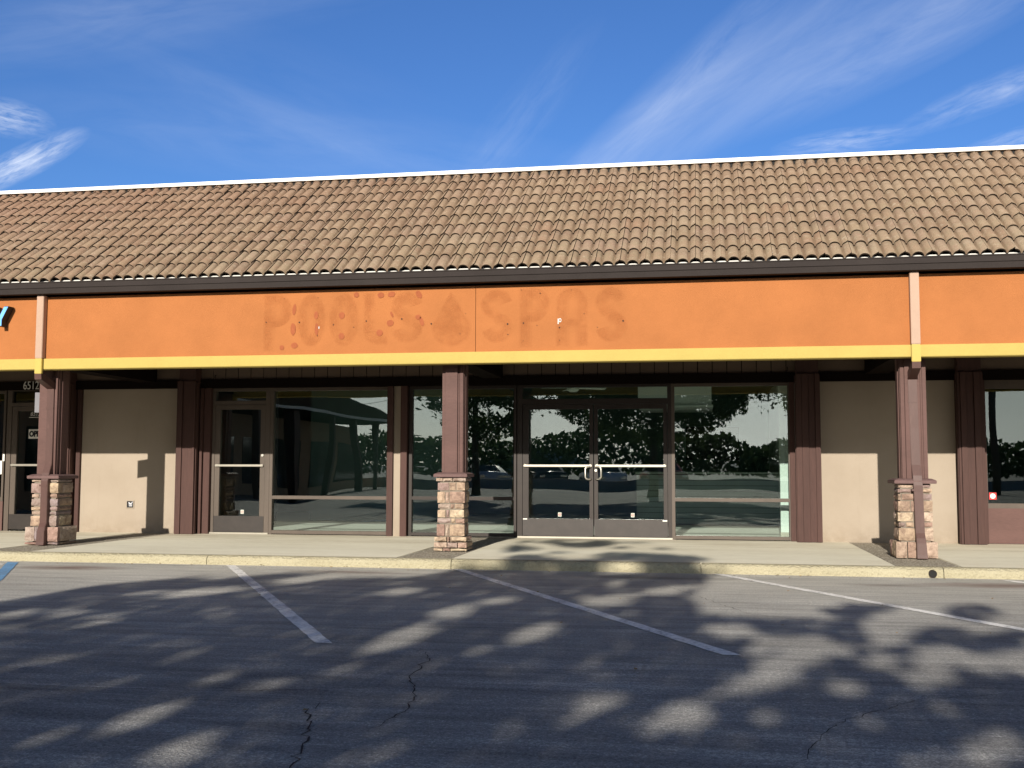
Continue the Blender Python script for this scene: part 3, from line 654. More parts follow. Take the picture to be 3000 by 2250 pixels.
# --- columns
def stones(mb, x0, x1, yf, courses, depth, seed, prot=.012):
    """courses: list of (z0, z1, x-grow, [relative widths]); front row plus both side rows of irregular blocks"""
    rr = random.Random(seed)
    def block(ax, bx, ay, by, az, bz, face):
        # faceted, slightly pillowed stone: outward face is a jittered grid
        n, k = max(3, int((bx-ax if face == 'f' else by-ay)/.03)), max(3, int((bz-az)/.03)); b0 = len(mb.v); W_ = n+1
        ph = rr.uniform(0, 99); grid = []
        for j in range(k+1):
            for i in range(W_):
                u, w = i/n, j/k; e = min(min(u, 1-u)*n, min(w, 1-w)*k)
                pill = -.016 if e < .5 else (-.002 if e < 1.5 else 0)
                jt = .009*noise.noise((u*2.2+ph, w*2+ph, ph))+.005*noise.noise((u*7+ph, w*7, ph)); ed = .006
                ju = ed*noise.noise((ph, w*3, u*2)) if 0 < w < 1 or True else 0; jw = ed*noise.noise((u*3, ph, w*2))
                if face == 'f': mb.v.append((ax+(bx-ax)*u+ju, ay-pill+jt, az+(bz-az)*w+jw))
                elif face == 'r': mb.v.append((bx+pill+jt, ay+(by-ay)*u+ju, az+(bz-az)*w+jw))
                else: mb.v.append((ax-pill+jt, ay+(by-ay)*u+ju, az+(bz-az)*w+jw))
        q = len(mb.v)
        per = [i for i in range(W_)]+[j*W_+n for j in range(1, k+1)]+[k*W_+i for i in range(n-1, -1, -1)]+[j*W_ for j in range(k-1, 0, -1)]
        for i in per:
            x, y, z = mb.v[b0+i]
            mb.v.append((x, by, z) if face == 'f' else ((ax, y, z) if face == 'r' else (bx, y, z)))
        for j in range(k):
            for i in range(n): mb.f.append((b0+j*W_+i, b0+j*W_+i+1, b0+(j+1)*W_+i+1, b0+(j+1)*W_+i)); mb.mi.append(0)
        L = len(per)
        for i in range(L): mb.f.append((b0+per[i], q+i, q+(i+1) % L, b0+per[(i+1) % L])); mb.mi.append(0)
    for (z0, z1, gr, ws) in courses:
        a, b = x0-gr, x1+gr; y0 = yf-gr; y1 = yf+depth+gr; tot = sum(ws); x = a; g = .006
        p = rr.uniform(0, prot)
        for i, w_ in enumerate(ws):
            nx = x+(b-a)*w_/tot; hz = rr.uniform(-.004, .004)
            block(x+(g if i else -rr.uniform(0, prot)), nx-(g if i < len(ws)-1 else -rr.uniform(0, prot)), y0-rr.uniform(0, prot), y0+.07, z0+g, z1-g+hz, 'f'); x = nx
        for side in ('r', 'l'):
            yy = y0+.055; n = rr.choice((1, 2, 2)); cuts = sorted([0]+[rr.uniform(.3, .7) for _ in range(n-1)]+[1])
            for c0, c1 in zip(cuts, cuts[1:]):
                ya, yb = yy+(y1-yy)*c0+g*.5, yy+(y1-yy)*c1-g*.5; pr_ = rr.uniform(-.004, prot)
                if side == 'r': block(b-.05, b+pr_, ya, yb, z0+g, z1-g, 'r')
                else: block(a-pr_, a+.05, ya, yb, z0+g, z1-g, 'l')
CM = [(1.02, 1.075, .02, [1.2, 1.9, 2.4]), (.90, 1.01, .0, [2.2, 1.4, 1.6]), (.735, .89, .004, [1.4, .8, 2.9]), (.66, .73, -.004, [2.4, .9, 1.9]), (.545, .655, 0, [1.5, .7, 2.8]), (.47, .54, .0, [2.4, .8, 1.6]), (.305, .462, .006, [1.4, .8, 2.8]), (.235, .30, .04, [2.2, .6, 2.9]), (.155, .23, .045, [2.4, 1.9, 1.6]), (S, .152, .04, [1.4, 1.2, 2.6])]
CLc = [(.985, 1.03, .0, [1.3, .9, 1.6]), (.83, .98, .01, [1.5, .5, 1.9]), (.765, .825, .0, [1, .8, 1.8]), (.65, .76, .006, [1.5, .8, 1.9]), (.585, .645, .0, [1.5, 1.8]), (.525, .58, -.004, [1.4, .6, 1.4]), (.37, .52, .006, [1.6, 2.0]), (.155, .365, .055, [1.1, .5, 1.0, 1.3]), (S, .152, .05, [1.6, 2.4])]
CRc = [(.965, 1.02, -.01, [1.9, .7, 1.2]), (.905, .96, .0, [1.7, .8, 1.5]), (.815, .90, .0, [.3, 1.6, .5, 1.2]), (.675, .81, .004, [1.3, .7, 1.6]), (.555, .67, .0, [1.6, .6, 1.4]), (.485, .55, .0, [.8, 1, .7, 1.5]), (.32, .48, .006, [2.0, 1.5]), (S, .315, .045, [1.1, 1.4, 1.6])]
def column(x0, x1, courses, capz, post, label, seed, dark=0):
    c = node('column', B, label); w = x1-x0; d = w+.02; yf = YC+.02
    m = MB(); m.box(x0+.02, x1-.02, yf+.022, yf+d-.02, S-.02, capz); sb = m.build('stone_base', 'grout', c)
    m = MB(); stones(m, x0, x1, yf, courses, d, seed); m.build('stonework', 'stone_veneer', sb, fix=True)
    o = .055; m = MB()
    m.prism([(x0-o, yf-o), (x1+o, yf-o), (x1+o, yf+d+o), (x0-o, yf+d+o)], capz, capz+.042, 'z')
    bb = len(m.v)
    p1 = [(x0-o+.004, yf-o+.004, capz+.042), (x1+o-.004, yf-o+.004, capz+.042), (x1+o-.004, yf+d+o-.004, capz+.042), (x0-o+.004, yf+d+o-.004, capz+.042)]
    e = .05; p2 = [(x0-o+e, yf-o+e, capz+.062), (x1+o-e, yf-o+e, capz+.062), (x1+o-e, yf+d+o-e, capz+.062), (x0-o+e, yf+d+o-e, capz+.062)]
    m.v += p1+p2; m.f.append((bb+4, bb+5, bb+6, bb+7)); m.mi.append(0)
    for i in range(4): m.f.append((bb+i, bb+(i+1) % 4, bb+4+(i+1) % 4, bb+4+i)); m.mi.append(0)
    cp_ = m.build('cap', 'cap_stone', c, bevel=.006)
    a, b = post; pw = b-a; y = yf+.06
    m = MB(); m.box(a+.012, b-.012, y+.012, y+pw-.012, capz+.05, 2.62)
    zt = 2.60
    m.box(a+pw*.16, a+pw*.74, y-.022, y+.02, capz+.061, zt)            # broad front board
    m.box(a, a+pw*.145, y-.004, y+.03, capz+.061, zt-.012); m.box(a+pw*.85, b, y-.006, y+.03, capz+.061, zt-.012)
    m.box(a+pw*.775, a+pw*.82, y-.002, y+.03, capz+.061, zt-.02)
    for q, s_ in ((a, -1), (b, 1)):
        for u0, u1, th in ((0.11, .30, .006), (.34, .68, .016), (.72, 1, .006)):
            xa, xb = (q-th, q+.02) if s_ < 0 else (q-.02, q+th)
            m.box(xa, xb, y+pw*u0+.002, y+pw*u1, capz+.061, zt-.01)
    m.build('post', 'brown_post', c, bevel=.003)
    m = MB(); m.box(a-.015, b+.015, y-.01, YW+.02, 2.621, 2.94); m.build('beam', 'dark_trim', c)
    return c
column(-9.325, -8.945, CLc, 1.035, (-9.30, -9.02), 'left stone-based column with downspout on its face', 11)
column(-3.432, -3.088, CM, 1.078, (-3.40, -3.115), 'middle stone-based column without downspout', 12)
column(2.385, 2.772, CRc, 1.02, (2.445, 2.75), 'right stone-based column with downspout on its face', 13)
# --- downspouts: peach on the fascia, yellow over the band, brown down the column
def downspout(x, label, xb, kick):
    d = node('downspout', B, label); w = .107
    m = MB(); m.box(x, x+w, YF-.095, YF-.006, 2.713, 3.603); m.build('upper_pipe', 'peach_paint', d, bevel=.006)['label'] = 'peach painted pipe over the orange fascia'
    m = MB(); m.box(x, x+w, YF-.095, YF-.050, 2.498, 2.7125); m.build('band_pipe', 'yellow_paint', d, bevel=.006)['label'] = 'yellow painted pipe over the yellow band'
    # elbow back to the column, then the brown drop and the kicked shoe
    yA = YC-.035; y0 = YF-.092; th = .075
    m = MB(); a, b = x+.002, x+w-.002
    m.prism([(y0, 2.497), (y0+.085, 2.497), (yA+.16, 2.375), (yA+.16, 2.29), (yA+.10, 2.30), (y0+.01, 2.42)], a, b, 'x'); m.build('elbow', 'brown_pipe', d)
    m = MB(); off = xb-x; prev = None; pts = []
    zs = [(2.32, yA+.085), (1.7, yA+.085), (1.25, yA+.075), (1.12, yA+.02), (1.00, yA-.012), (.42, yA-.018), (.36, yA-.05), (.30, yA-.075), (.16, yA-.085), (S+.006, yA-.10)]
    for z, y in zs:
        u = off*(2.32-z)/2.2; wd = w*(1+.14*max(0, (.36-z)*3))
        pts.append(((a+u-(wd-w)/2, y, z), (a+u+wd, y, z), (a+u+wd, y+th, z), (a+u-(wd-w)/2, y+th, z)))
    b0 = len(m.v)
    for p in pts: m.v += list(p)
    for i in range(len(pts)-1):
        for k in range(4): m.f.append((b0+i*4+k, b0+i*4+(k+1) % 4, b0+i*4+4+(k+1) % 4, b0+i*4+4+k)); m.mi.append(0)
    m.f.append((b0, b0+1, b0+2, b0+3)); q = b0+4*(len(pts)-1); m.f.append((q+3, q+2, q+1, q)); m.mi += [0, 0]
    m.build('lower_pipe', 'brown_pipe', d, bevel=.005)
    for z in (2.02, .93):
        m = MB(); m.box(a-.004, b+.004, yA+.081 if z > 1.3 else yA-.017, yA+.166 if z > 1.3 else yA+.06, z, z+.025); m.build('strap', 'brown_pipe', d)
downspout(-9.17, 'downspout at the left column', -9.145, 0)
downspout(2.53, 'downspout at the right column', 2.565, 0)

# --- interior seen through the glass
IB = YW+8.5
m = MB(); m.box(XL, XR, YW+.2, IB+.3, -.04, S-.002); m.build('interior_floor', 'interior_floor', B)
m = MB(); m.box(XL, XR, YW+.2, IB+.3, 2.94, 3.10); m.build('interior_ceiling', 'interior_teal', B)
m = MB(); m.box(XL, XR, IB, IB+.2, S-.002, 2.94); m.build('back_wall', 'interior_teal', B)
for x in (-10.40, 1.52, XL, XR-.1):
    m = MB(); m.box(x, x+.12, YW+.2, IB, S-.001, 2.94); m.build('side_wall', 'interior_teal' if x < 1 else 'interior_white', B)
m = MB(); m.box(-8.1, -4.9, YW+4.9, YW+5.0, S-.001, 2.94); m.build('partition', 'interior_teal', B)
m = MB(); m.box(-10.0, -8.1, YW+3.0, YW+3.1, S-.001, 2.94); m.build('partition', 'interior_dark', B)
m = MB(); m.box(1.20, 1.33, YW+.42, YW+.6, S-.001, 2.94); ip = m.build('interior_pillar', 'interior_white', B)
m = MB(); m.box(1.193, 1.337, YW+.413, YW+.607, S, .22); m.build('baseboard', 'concrete_block', ip)
m = MB(); m.box(-1.2, .2, YW+4.2, YW+6.5, 2.42, 2.93); m.box(-1.23, .23, YW+4.17, YW+6.5, 2.39, 2.419); m.build('ceiling_drop', 'interior_white', B)
ct = thing('shop_counter', 'low slatted counter inside behind the right window', 'counter', (.4, YW+4.4, S))
m = MB()
for k in range(9): m.box(-1.25, 1.45, YW+4.4+(.0), YW+4.45, S+.03+k*.105, S+.125+k*.105)
m.build('slat_front', 'interior_slat', ct); m = MB(); m.box(-1.27, 1.46, YW+4.36, YW+5.0, 1.09, 1.13); m.build('counter_top', 'interior_slat', ct)
m = MB(); m.box(-1.24, 1.44, YW+4.455, YW+4.95, S, 1.085); m.build('carcass', 'interior_dark', ct)
sc_ = thing('wall_screen', 'black flat screen on the shop back wall', 'screen', (.25, IB-.06, 1.75)); m = MB(); m.box(-.35, .85, IB-.07, IB-.02, 1.4, 2.15); m.build('screen_body', 'screen_black', sc_)
fan = thing('ceiling_fan', 'white ceiling fan hanging inside above the double doors', 'ceiling fan', (-2.35, YW+3.2, 2.70))
m = MB(); m.tube([(-2.35, YW+3.2, 2.62), (-2.35, YW+3.2, 2.66), (-2.35, YW+3.2, 2.74)], [.07, .11, .10], 16); m.build('motor', 'interior_white', fan)
m = MB(); m.tube([(-2.35, YW+3.2, 2.74), (-2.35, YW+3.2, 2.93)], .015, 8); m.build('rod', 'interior_white', fan)
for k in range(4):
    a = radians(20+90*k); c_, s_ = cos(a), sin(a); m = MB(); P = []
    for (u, w_, z) in ((.1, .05, 2.69), (.62, .07, 2.68), (.62, -.07, 2.70), (.1, -.05, 2.70)): P.append((-2.35+u*c_-w_*s_, YW+3.2+u*s_+w_*c_, z))
    m.poly(P); m.poly([(x, y, z-.008) for x, y, z in reversed(P)])
    for i in range(4): p, q = P[i], P[(i+1) % 4]; m.poly([p, (p[0], p[1], p[2]-.008), (q[0], q[1], q[2]-.008), q])
    m.build('blade', 'interior_white', fan)
# things hung in the neighbour's windows
op = thing('open_sign', 'white OPEN sign in black letters hanging on the neighbour door', 'sign', (-11.21, GY+.018, 1.77))
m = MB(); m.box(-11.395, -11.085, GY+.0120, GY+.0185, 1.685, 1.845); m.build('board', 'paper', op)
text('lettering', 'OPEN', 'sign_black', op, -11.382, GY+.0095, 1.715, .105, .275, bold=.006)
nt = MB(); nt.prism([(-9.49, 14.36), (-9.31, 14.43), (-9.31, 14.437), (-9.493, 14.367)], 1.985, 2.275, 'z'); tag(nt.build('metal_plate', 'paper_grey'), 'plain grey metal plate fixed to the side of the left column', 'plate')
nt = MB(); nt.box(-12.35, -11.875, GY+.022, GY+.0255, 1.075, 1.305); tag(nt.build('paper_notice', 'paper'), 'blank white paper notice in the leftmost window', 'notice')
nt = MB(); nt.box(-11.845, -11.812, GY-.024, GY-.0215, 1.30, 1.42); tag(nt.build('door_hours_tag', 'paper'), 'small pale tag on the frame left of the neighbour door', 'tag')
rs = thing('window_sticker', 'round red and white sticker in the right edge window', 'sticker', (4.23, GY+.026, .80))
m = MB(); m.box(4.165, 4.265, GY+.0265, GY+.0285, .755, .855); m.build('backing', 'sticker_red', rs)
m = MB(); m.poly([(4.215+.038*cos(2*pi*k/16), GY+.0260, .805+.038*sin(2*pi*k/16)) for k in range(16)]); m.box(4.195, 4.235, GY+.0250, GY+.0256, .80, .812); m.build('disc', 'paper', rs, fix=False)
# blue channel letter
yl = thing('channel_letter', 'blue block letter Y with black sides on the orange fascia', 'sign letter', (-9.78, YF-.1, 3.15))
Yp = [(-9.93, 3.47), (-9.865, 3.47), (-9.80, 3.345), (-9.735, 3.47), (-9.67, 3.47), (-9.77, 3.28), (-9.77, 3.19), (-9.83, 3.19), (-9.83, 3.28)]
Yp = [(x+.105, z-.02) for x, z in Yp]
m = MB(); m.prism(Yp, YF-.145, YF-.02, 'y'); m.build('letter_return', 'sign_black', yl)
cx_ = -9.695; m = MB(); m.prism([(cx_+(x-cx_)*.93, 3.31+(z-3.31)*.95) for x, z in Yp], YF-.150, YF-.1455, 'y'); m.build('letter_face', 'sign_blue', yl)

# ------------------------------------------------------------------ trees behind the viewer (they throw the dappled shade and stand in the glass)
def ell(u, w, x, y, rx, ry, ro=0):
    dx, dy = u-x, w-y; c, s = cos(radians(ro)), sin(radians(ro)); a, b = dx*c+dy*s, -dx*s+dy*c
    return (a/rx)**2+(b/ry)**2 < 1
def Z1(p): return [(a[0]/1.4747, 1500+a[1]/1.4747)+tuple(v/1.4747 for v in a[2:4])+((a[4],) if len(a) > 4 else (0,)) for a in p]
holes = Z1([(1720, 545, 155, 32, -17), (1710, 345, 95, 14, -4), (1960, 425, 110, 20, -6), (2170, 385, 80, 16, -6), (2050, 600, 85, 22, -4), (1480, 680, 75, 14, -12), (960, 715, 95, 22, -15), (1150, 745, 115, 20, -4), (600, 893, 165, 34, -20), (200, 975, 80, 24, -18), (790, 1040, 155, 45, -20), (280, 435, 85, 17, -5), (70, 440, 100, 15, -6), (880, 345, 170, 15, -5), (620, 352, 130, 8, -4), (25, 500, 50, 14), (420, 480, 60, 8, -5), (1960, 1095, 130, 28, -12), (1330, 290, 130, 12, -6), (440, 448, 80, 7, -4)])
holes += [(x+1500/1.4747*0+1500, y, a, b, r) for x, y, a, b, r in [(h[0], h[1], h[2], h[3], h[4]) for h in Z1([(1060, 740, 165, 48, -14), (340, 870, 165, 42, -24), (740, 920, 150, 62, -14), (1440, 750, 85, 30, -8), (1815, 690, 125, 75, -25), (2080, 1020, 140, 60, -20), (1590, 660, 95, 22), (100, 520, 140, 24, -14), (430, 378, 95, 20, -8), (660, 340, 95, 16, -4), (1100, 563, 70, 24), (1790, 1090, 70, 16), (1250, 610, 210, 55, -8), (480, 240, 160, 20), (110, 200, 80, 25), (450, 312, 60, 10), (2130, 660, 200, 38, 6), (960, 520, 110, 26, -6), (1620, 500, 110, 60, -6), (330, 172, 110, 12), (500, 150, 120, 14)])]]
sunny = [(0, 1764), (136, 1741), (271, 1717), (420, 1703), (570, 1690), (610, 1697), (848, 1678), (949, 1678), (983, 1693), (1220, 1690), (1322, 1673)]
def z2(p): return (1500+p[0]/1.4747, 1500+p[1]/1.4747)
right_sun = [z2(p) for p in ((880, 262), (835, 300), (765, 370), (820, 440), (1040, 458), (1500, 470), (1560, 640), (1900, 620), (1960, 680), (2212, 700), (2300, 700), (2300, 150), (1000, 150), (930, 215))]
dark_in_right = [z2((x, y))+(a/1.4747, b/1.4747, r) for x, y, a, b, r in ((1540, 432, 190, 34, 2), (1990, 437, 110, 36, 0), (2090, 560, 170, 42, -6), (1830, 540, 120, 40, -10), (1700, 590, 130, 30, 0))]
def inpoly(x, y, P):
    c = False; j = len(P)-1
    for i in range(len(P)):
        if (P[i][1] > y) != (P[j][1] > y) and x < (P[j][0]-P[i][0])*(y-P[i][1])/(P[j][1]-P[i][1])+P[i][0]: c = not c
        j = i
    return c
def proj(X, Y, Z):
    v = Vector((X, Y, Z-EYE)); w = v.dot(FW); return 1500+FOC*v.dot(RT)/w, 1125-FOC*v.dot(UP)/w
def shaded(X, Y):
    z = 0.0 if Y < YK else S
    x, y = proj(X, Y, z)
    if Y > YK+.1:
        # a little shade spills over the pavement before the double doors
        if x < 1500 or x > 2090: return False
        top = 1560-(20 if 1640 < x < 1780 else 0)+max(0, (1600-x)*.4)+max(0, (x-1800)*.26)
        if Y > YW-.4 and not (1620 < x < 1800): return False
        n = noise.noise((X*1.7, Y*1.1, 5)); return y > top and n > (-.02 if y < 1632 else -.3)
    wob = 1+.60*noise.noise((X*2.2, Y*1.1, 8))+.40*noise.noise((X*6, Y*2.6, 4))
    if noise.noise((X*4.2, Y*1.7, 30)) > .60: return False
    for h in holes:
        if ell(x, y, h[0], h[1], h[2]*(1.0 if x < 1500 else 1.06)*wob, h[3]*(1.12 if x < 1500 else 1.2)*wob, h[4]): return False
    if x < 1322:
        for (a, b) in zip(sunny, sunny[1:]):
            if a[0] <= x <= b[0] and y < a[1]+(b[1]-a[1])*(x-a[0])/(b[0]-a[0]): return False
        if x < 0 and y < 1764-x*.1: return False
    elif x < 1480 and y < 1668: return noise.noise((X*3, Y*2, 1)) > 0
    if inpoly(x, y, right_sun):
        for d in dark_in_right:
            if ell(x, y, *d): return True
        return False
    return True
class Leaves:
    def __init__(s): s.v = []; s.f = []
    def leaf(s, p, r, rr):
        a = Vector((rr.gauss(0, 1), rr.gauss(0, 1), rr.gauss(0, 1))).normalized(); b = a.cross(Vector((rr.gauss(0, 1), rr.gauss(0, 1), rr.gauss(0, 1)))).normalized()
        n = a.cross(b)*r*.25; k = len(s.v); p = Vector(p)
        for q in (p-a*r, p+b*r*.62+n, p+a*r, p-b*r*.62+n): s.v.append(tuple(q))
        s.f += [(k, k+1, k+2, k+3)]
    def build(s, name, mat, parent):
        org = ORG(parent) if parent else Vector((0, 0, 0))
        me = bpy.data.meshes.new(name); me.from_pydata([(x-org.x, y-org.y, z-org.z) for x, y, z in s.v], [], s.f); me.materials.append(MAT[mat])
        o = bpy.data.objects.new(name, me); COL.objects.link(o)
        if parent: o.parent = parent
        return o
tr_specs = [(-9.3, -11.2, 'leafy street tree behind the viewer, leftmost of three'), (-2.0, -10.6, 'leafy street tree behind the viewer, middle of three'), (5.6, -11.0, 'leafy street tree behind the viewer, rightmost of three')]
TR = []
for x, y, lb in tr_specs:
    TR.append((thing('shade_tree', lb, 'tree', (x, y, 0), 'street trees behind the viewer'), Leaves()))
rr = random.Random(21)
def which(X):
    X += .9*noise.noise((X*.7, 3, 1)); return 0 if X < -6.3 else (1 if X < 1.6 else 2)
def clear(X, Y, Z):
    t_ = (Z-.0)/SUN_E; return X+SUN_A*t_, Y+t_
# crown volume: every leaf whose shadow would land in a sun fleck of the photograph is a gap in the crown
count = 0
while count < 52000:
    gx, gy = rr.uniform(-13.5, 8.5), rr.uniform(1.2, 17.0)
    cyy = -10.8+1.9*max(-1.6, min(1.6, rr.gauss(0, .75)))
    tt = gy-cyy; X, Y, Z = gx-SUN_A*tt, cyy, SUN_E*tt
    if gy > 3.5:
        sh = shaded(gx, gy)
        if sh is False: continue
        if gx > 6.5 and rr.random() < .5: continue
    if X < -11.3+.8*noise.noise((Z, Y, 0)): continue
    cl = noise.noise((X*1.3, Y*1.3, Z*1.6))
    if cl < (-.30 if gy < 3.5 else -.62): continue
    TR[which(X)][1].leaf((X, Y, Z), rr.uniform(.05, .095), rr); count += 1
# skirts of the crowns below the shading part
for k, (tx, ty, lb) in enumerate(tr_specs):
    n = 0; c0 = Vector((tx, ty, 3.9))
    RS = (2.3, 3.9, 2.3)[k]
    while n < (6500, 15000, 6000)[k]:
        a = rr.uniform(0, 2*pi); rad = RS*sqrt(rr.random()); X = tx+rad*cos(a); Y = ty+rad*.7*sin(a); Z = 4.7-2.6*(rr.random()**1.3)*(1-(rad/(RS+.3))**2*.6)
        if noise.noise((X*1.0+9, Y, Z*1.2)) < -.12: continue
        TR[k][1].leaf((X, Y, Z), rr.uniform(.06, .11), rr); n += 1
for k, (tx, ty, lb) in enumerate(tr_specs):
    t_, lv = TR[k]; lv.build('crown', 'leaf_green', t_)
    m = MB(); m.tube([(tx, ty, -.05), (tx+.03, ty, .5), (tx-.03, ty+.02, 2.0), (tx+.05, ty, 3.2), (tx, ty+.1, 5.0), (tx+.1, ty, 7.0)], [.24, .19, .16, .13, .09, .04], 10); m.build('trunk', 'bark', t_, smooth=True)
    m = MB()
    for q in range(7):
        a = q*2.4+k; h = 2.4+q*.55; L = 2.2-.12*q
        m.tube([(tx, ty, h), (tx+L*.5*cos(a), ty+L*.4*sin(a), h+.7), (tx+L*cos(a), ty+L*.8*sin(a), h+1.2)], [.07, .045, .02], 7)
    m.build('limbs', 'bark', t_, smooth=True)

# ------------------------------------------------------------------ what stands across the lot (seen in the glass)
wb = thing('wing_building', 'low shop wing with tile roof along the left side of the lot', 'building', (-19.5, -16, 0))
m = MB(); m.box(-27, -19.2, -24, 6, 0, 3.4); m.build('wall', 'wing_wall', wb)
m = MB(); e_ = [(-16.4, -25, 3.6), (-16.4, 7, 3.6), (-28.4, 7, 3.6), (-28.4, -25, 3.6)]; r_ = [(-22.4, -19.5, 7.4), (-22.4, 7, 7.4)]
for f_ in ((e_[0], e_[1], r_[1], r_[0]), (e_[2], e_[3], r_[0], r_[1]), (e_[3], e_[0], r_[0]), (e_[1], e_[2], r_[1]), tuple(reversed(e_))): m.poly(f_)
m.build('roof', 'wing_roof', wb, fix=False)
m = MB(); m.box(-16.46, -16.38, -25.05, 7.05, 3.54, 3.66); m.build('gutter', 'white_paint', wb)
for k in range(9):
    m = MB(); y = -24.5+k*3.8; m.box(-16.9, -16.6, y-.15, y+.15, 0, 3.5); m.build('post', 'brown_wood', wb)
    if k < 8: m = MB(); m.box(-19.21, -19.17, y+.6, y+3.4, .5, 2.4); m.build('window', 'car_glass', wb)
def pole(x, y, lb):
    p = thing('utility_pole', lb, 'utility pole', (x, y, 0), 'poles across the lot')
    m = MB(); m.tube([(x, y, -.1), (x, y, 11)], [.17, .11], 10); m.build('pole', 'pole_wood', p, smooth=True)
    m = MB(); m.box(x-1.2, x+1.2, y-.16, y-.05, 9.9, 10.05); m.build('crossarm', 'pole_wood', p)
    m = MB(); m.tube([(x+.35, y, 7.6), (x+.35, y, 8.5)], .2, 12); m.build('transformer', 'concrete_block', p)
pole(12.4, -15.8, 'wooden utility pole across the lot, nearer the street trees'); pole(14.2, -17.0, 'second wooden utility pole, farther out'); pole(-30, -48, 'far wooden utility pole beyond the parked cars')
wr = MB()
for z, sag in ((9.95, .8), (8.9, .7), (7.0, .6), (6.2, .5)):
    wr.tube([(-60+150*i/24, -48+34*i/24, z+sag*((i/12-1)**2-1)) for i in range(25)], .022, 5)
tag(wr.build('overhead_wires', 'sign_black'), 'overhead wires strung between the poles across the lot', 'wires')
lw = MB(); lw.box(-60, 60, -27.4, -27.0, 0, .55); tag(lw.build('low_wall', 'concrete_block'), 'low concrete wall along the far edge of the lot', 'wall')
def car(x, y, rz, mat, lb, first=[None]):
    c = thing('parked_car', lb, 'car', (0, 0, 0), 'cars parked across the lot')
    prof = [(-2.2, .35), (-2.25, .62), (-2.05, .86), (-1.35, .93), (-.75, 1.38), (.55, 1.42), (1.35, .98), (2.1, .92), (2.25, .6), (2.2, .35)]
    m = MB(); m.prism(prof, -.85, .85, 'y'); m.build('body', mat, c, bevel=.06, smooth=True)
    m = MB(); m.prism([(-1.22, .96), (-.72, 1.33), (.50, 1.36), (1.2, .99)], -.862, .862, 'y'); m.build('side_windows', 'car_glass', c)
    m = MB(); m.poly([(1.33, -.7, 1.002), (1.33, .7, 1.002), (.62, .66, 1.415), (.62, -.66, 1.415)]); m.build('windscreen', 'car_glass', c, fix=False)
    for wx in (-1.35, 1.35):
        for wy in (-.86, .86):
            m = MB(); m.tube([(wx, wy-.1, .32), (wx, wy+.1, .32)], .32, 18); wh = m.build('wheel', 'tyre', c)
            m = MB(); m.tube([(wx, wy-.106, .32), (wx, wy+.106, .32)], .19, 14); m.build('rim', 'rim', wh)
    for wy in (-.6, .6):
        m = MB(); m.box(2.17, 2.26, wy-.17, wy+.17, .62, .76); m.build('headlight', 'brushed_steel', c)
    c.location = (x, y, 0); c.rotation_euler = (0, 0, rz)
for i, (x, y, rz, lb) in enumerate(((-13, -33, 1.2, 'silver car parked across the lot'), (-9.5, -33.5, 1.2, 'black car parked across the lot'), (-6, -33, 1.2, 'white car parked across the lot'), (-2.4, -33.4, 1.2, 'dark red car parked across the lot'), (6.8, -6.5, .12, 'dark blue car parked behind the viewer'))):
    car(x, y, rz, 'car_paint_%d' % i, lb)
rr = random.Random(5); lv = Leaves()
for k in range(44000):
    x = rr.uniform(-100, 100); b = noise.noise((x*.06, 0, 2)); h = 3.8+2.2*b+1.2*noise.noise((x*.3, 1, 0)); lv.leaf((x, -62+rr.uniform(-5, 5), rr.uniform(.1, 1)**.8*h), rr.uniform(.14, .38), rr)
tag(lv.build('tree_line', 'leaf_dark', None), 'distant row of dark trees across the street', kind='stuff')
m = MB(); N = 40
for i in range(N):
    x0_, x1_ = -700+1400*i/N, -700+1400*(i+1)/N; f = lambda x: 5+22*math.exp(-((x+128)/22)**2)+4*noise.noise((x*.01, 0, 0))
    m.poly([(x0_, -800, -5), (x1_, -800, -5), (x1_, -850, f(x1_)), (x0_, -850, f(x0_))]); m.poly([(x1_, -1000, -5), (x0_, -1000, -5), (x0_, -850, f(x0_)), (x1_, -850, f(x1_))])
surf('hill_haze', (.33, .36, .36), .1, .01, .1); tag(m.build('hills', 'hill_haze', fix=False), kind='structure')  # pale greyish tone, distance haze put into the hill colour

# ------------------------------------------------------------------ light
sd = Vector((SUN_A, 1, -SUN_E)).normalized()
L = bpy.data.lights.new('sun', 'SUN'); L.energy = 5.0; L.angle = radians(.45); L.color = (1.0, .93, .82)
so = bpy.data.objects.new('sun', L); COL.objects.link(so); so.rotation_euler = sd.to_track_quat('-Z', 'Y').to_euler()
W = bpy.data.worlds.new('World'); sc.world = W; W.use_nodes = True; nt = W.node_tree; nt.nodes.clear()
class WN(NT):
    def __init__(s): s.t = nt; s.n = nt.nodes; s.out = s.n.new('ShaderNodeOutputWorld')
w = WN()
sky = w.add('TexSky'); sky.sky_type = 'NISHITA'; sky.sun_disc = False
sky.sun_elevation = math.atan2(SUN_E, hypot(1, SUN_A)); sky.sun_rotation = pi+math.atan2(SUN_A, 1)
sky.altitude = 0; sky.air_density = 1.0; sky.dust_density = .3; sky.ozone_density = 4.0
bg = w.add('Background'); bg.inputs['Strength'].default_value = .076
